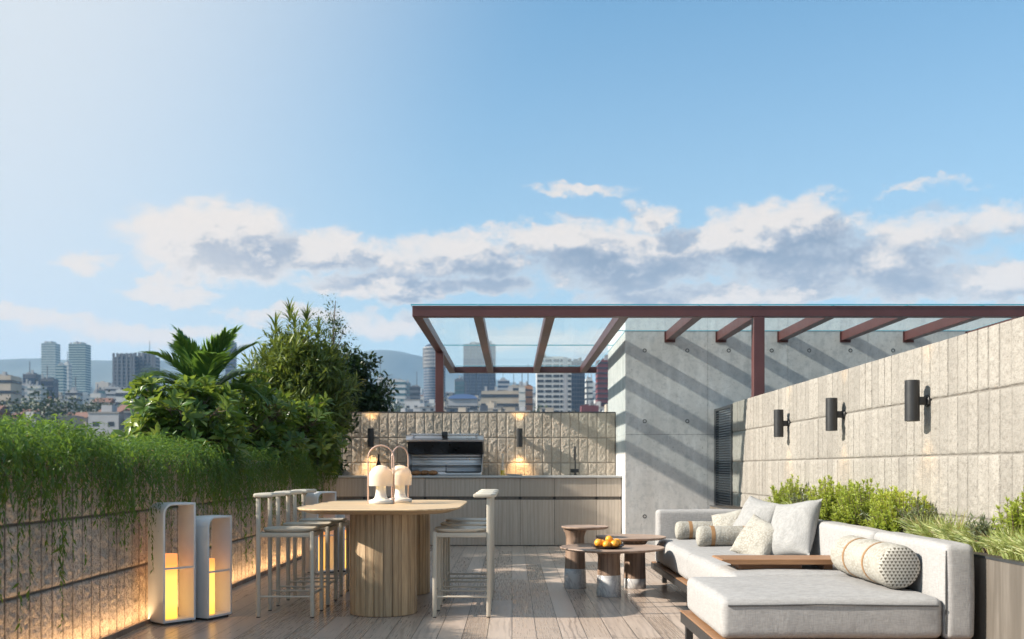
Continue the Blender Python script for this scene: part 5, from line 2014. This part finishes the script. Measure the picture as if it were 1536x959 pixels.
def cloud_group():
    gt = bpy.data.node_groups.new('cloud_density', 'ShaderNodeTree')
    gt.interface.new_socket('P', in_out='INPUT', socket_type='NodeSocketVector')
    gt.interface.new_socket('Density', in_out='OUTPUT', socket_type='NodeSocketFloat')
    g = NT(gt)
    p = g.n('NodeGroupInput').outputs[0]
    # warp the outlines
    wv = g.n('ShaderNodeTexNoise', {'Vector': g.vm('MULTIPLY', p, (1, 1.7, 1)), 'Scale': 9.0, 'Detail': 7.0, 'Roughness': .62})
    w = g.vm('MULTIPLY', g.vm('SUBTRACT', wv.outputs['Color'], (.5, .5, .5)), (.10, .05, 0))
    wv2 = g.n('ShaderNodeTexNoise', {'Vector': g.vm('MULTIPLY', p, (1, 1.4, 1)), 'Scale': 34.0, 'Detail': 6.0, 'Roughness': .6})
    w2 = g.vm('MULTIPLY', g.vm('SUBTRACT', wv2.outputs['Color'], (.5, .5, .5)), (.045, .035, 0))
    q = g.vm('ADD', g.vm('ADD', p, w), w2)
    res = None
    for (x, y, a, b_, k) in BLOBS:
        az = math.atan((x - CX) / F)
        ev = math.atan((HY - y) / F * math.cos(az))
        ia, ib = F / a * 1.0, F / (b_ * .84)
        v = g.vm('MULTIPLY_ADD', q, (ia, ib, 0), (-az * ia, -ev * ib, 0))
        d = g.m('MULTIPLY_ADD', g.vm('DOT_PRODUCT', v, v), -1.25, k)
        res = d if res is None else g.m('SMOOTH_MAX', res, d, .25)
    n = g.noise(g.vm('MULTIPLY', p, (1, 1.5, 1)), 13, 12, .74)
    n2 = g.noise(g.vm('MULTIPLY', p, (1, 2.6, 1)), 5.5, 4, .55)
    r_ = g.m('ADD', g.m('MULTIPLY_ADD', g.m('SUBTRACT', n, .5), 2.9, g.m('MULTIPLY', g.m('SUBTRACT', n2, .5), 1.5)), g.m('MAXIMUM', res, -1.6))
    out = g.n('NodeGroupOutput')
    gt.links.new(r_, out.inputs[0])
    return gt


BLOBS = [
    (330, 362, 150, 66, 1.15), (265, 385, 90, 44, .95), (480, 374, 125, 46, 1.0), (690, 376, 135, 48, 1.1), (590, 392, 100, 30, .7), (840, 368, 110, 42, 1.0),
    (960, 388, 180, 62, 1.15), (1090, 372, 110, 50, 1.0), (1190, 332, 130, 52, .85), (1280, 395, 250, 64, .85), (1430, 345, 240, 54, .7),
    (1440, 422, 210, 46, 1.1), (1500, 402, 48, 26, 1.0), (630, 428, 230, 30, .95), (745, 420, 80, 26, .9),
    (875, 288, 130, 16, .55), (975, 320, 60, 38, .8), (250, 435, 90, 20, .85), (118, 393, 56, 20, .75), (50, 476, 130, 15, .75),
    (245, 500, 190, 24, .85), (575, 485, 110, 34, .8), (1010, 440, 200, 32, .9), (1180, 444, 150, 28, .8), (1390, 285, 120, 14, .4),
    (430, 470, 150, 20, .7), (860, 510, 220, 34, .7), (1800, 380, 260, 80, .9), (-260, 420, 220, 60, .7), (-500, 330, 200, 50, .7), (2300, 330, 300, 80, .8),
]
world = bpy.data.worlds.new('World')
scene.world = world
world.use_nodes = True
wt = world.node_tree
wt.nodes.clear()
g = NT(wt)
sky = g.n('ShaderNodeTexSky', None, sky_type='NISHITA', sun_disc=False, sun_elevation=el, sun_rotation=rot, altitude=100, air_density=1.0, dust_density=1.2, ozone_density=1.5)
dirv = g.n('ShaderNodeTexCoord').outputs['Generated']
sp = g.n('ShaderNodeSeparateXYZ', {0: dirv})
az = g.m('ARCTAN2', sp.outputs[0], sp.outputs[1])
ev = g.m('ARCSINE', sp.outputs[2])
P = g.n('ShaderNodeCombineXYZ', {0: az, 1: ev, 2: 0.0}).outputs[0]
gt = cloud_group()
d0 = g.n('ShaderNodeGroup', {0: P}, node_tree=gt).outputs[0]
d1 = g.n('ShaderNodeGroup', {0: g.vm('ADD', P, (-.022, .020, 0))}, node_tree=gt).outputs[0]
alpha = g.n('ShaderNodeMapRange', {0: d0, 1: -.30, 2: .66, 3: 0.0, 4: .88}, interpolation_type='SMOOTHSTEP').outputs[0]
edge = g.n('ShaderNodeMapRange', {0: g.m('SUBTRACT', d0, d1), 1: .0, 2: .85, 3: 0.0, 4: 1.0}).outputs[0]
thin = g.n('ShaderNodeMapRange', {0: d0, 1: 1.05, 2: .1, 3: 0.0, 4: .8}, interpolation_type='SMOOTHSTEP').outputs[0]
low = g.n('ShaderNodeMapRange', {0: sp.outputs[2], 1: .21, 2: .15, 3: 0.0, 4: .35}).outputs[0]
west = g.n('ShaderNodeMapRange', {0: az, 1: -.10, 2: -.33, 3: 0.0, 4: .55}).outputs[0]
lit = g.m('ADD', g.m('ADD', edge, g.m('MULTIPLY', thin, .75)), g.m('ADD', low, west), clamp=True)
ccol = g.ramp(lit, [(0, (.112, .122, .15)), (.4, (.205, .20, .213)), (.70, (.345, .305, .275)), (1, (.47, .395, .325))])
# aerosol brightening towards the sun and the horizon
sd = g.vm('DOT_PRODUCT', dirv, (-SUN_D.x, -SUN_D.y, -SUN_D.z))
clear = g.mix(1.0, sky.outputs[0], (SKY_S * .50, SKY_S * .88, SKY_S * .94), 'MULTIPLY')
glow = g.m('MULTIPLY', g.n('ShaderNodeMapRange', {0: sd, 1: .02, 2: .46, 3: 0.0, 4: 1.0}, interpolation_type='SMOOTHSTEP').outputs[0],
           g.n('ShaderNodeMapRange', {0: sd, 1: .60, 2: .90, 3: 1.0, 4: 0.0}).outputs[0])
clear_horizon = g.mix(g.n('ShaderNodeMapRange', {0: az, 1: -.05, 2: -.42, 3: 0.0, 4: 1.0}).outputs[0], (.30, .305, .30), (.415, .375, .335))
hor = g.m('POWER', g.m('SUBTRACT', 1.0, g.m('MULTIPLY', g.m('MAXIMUM', ev, 0.0), 1.55, clamp=True), clamp=True), 2.0)
clear = g.mix(g.m('MULTIPLY', hor, .97), clear, clear_horizon)
clear = g.mix(g.m('MULTIPLY', glow, .95, clamp=True), clear, (.36, .372, .38))
final = g.mix(alpha, clear, ccol)
bg = g.n('ShaderNodeBackground', {0: final, 1: 1.0})
wo = g.n('ShaderNodeOutputWorld')
wt.links.new(bg.outputs[0], wo.inputs[0])

cam = bpy.data.cameras.new('camera')
co = bpy.data.objects.new('camera', cam)
col.objects.link(co)
co.location = (0, 0, CAM_Z)
co.rotation_euler = (R(90), 0, 0)
cam.sensor_width = 36
cam.lens = F / 1536 * 36
cam.shift_y = (HY - 479.5) / 1536
cam.clip_start, cam.clip_end = .05, 20000
cam.dof.use_dof = True
cam.dof.focus_distance = 8.6
cam.dof.aperture_fstop = 2.5
scene.camera = co
vs = scene.view_settings
scene.display_settings.display_device = 'sRGB'
vs.view_transform, vs.look, vs.exposure, vs.gamma, vs.use_curve_mapping = 'Standard', 'None', EXPO, 1, False
cy = scene.cycles
cy.max_bounces, cy.diffuse_bounces, cy.glossy_bounces, cy.transmission_bounces, cy.transparent_max_bounces, cy.volume_bounces = 6, 3, 3, 4, 12, 0
cy.sample_clamp_indirect = 6
cy.use_denoising = True
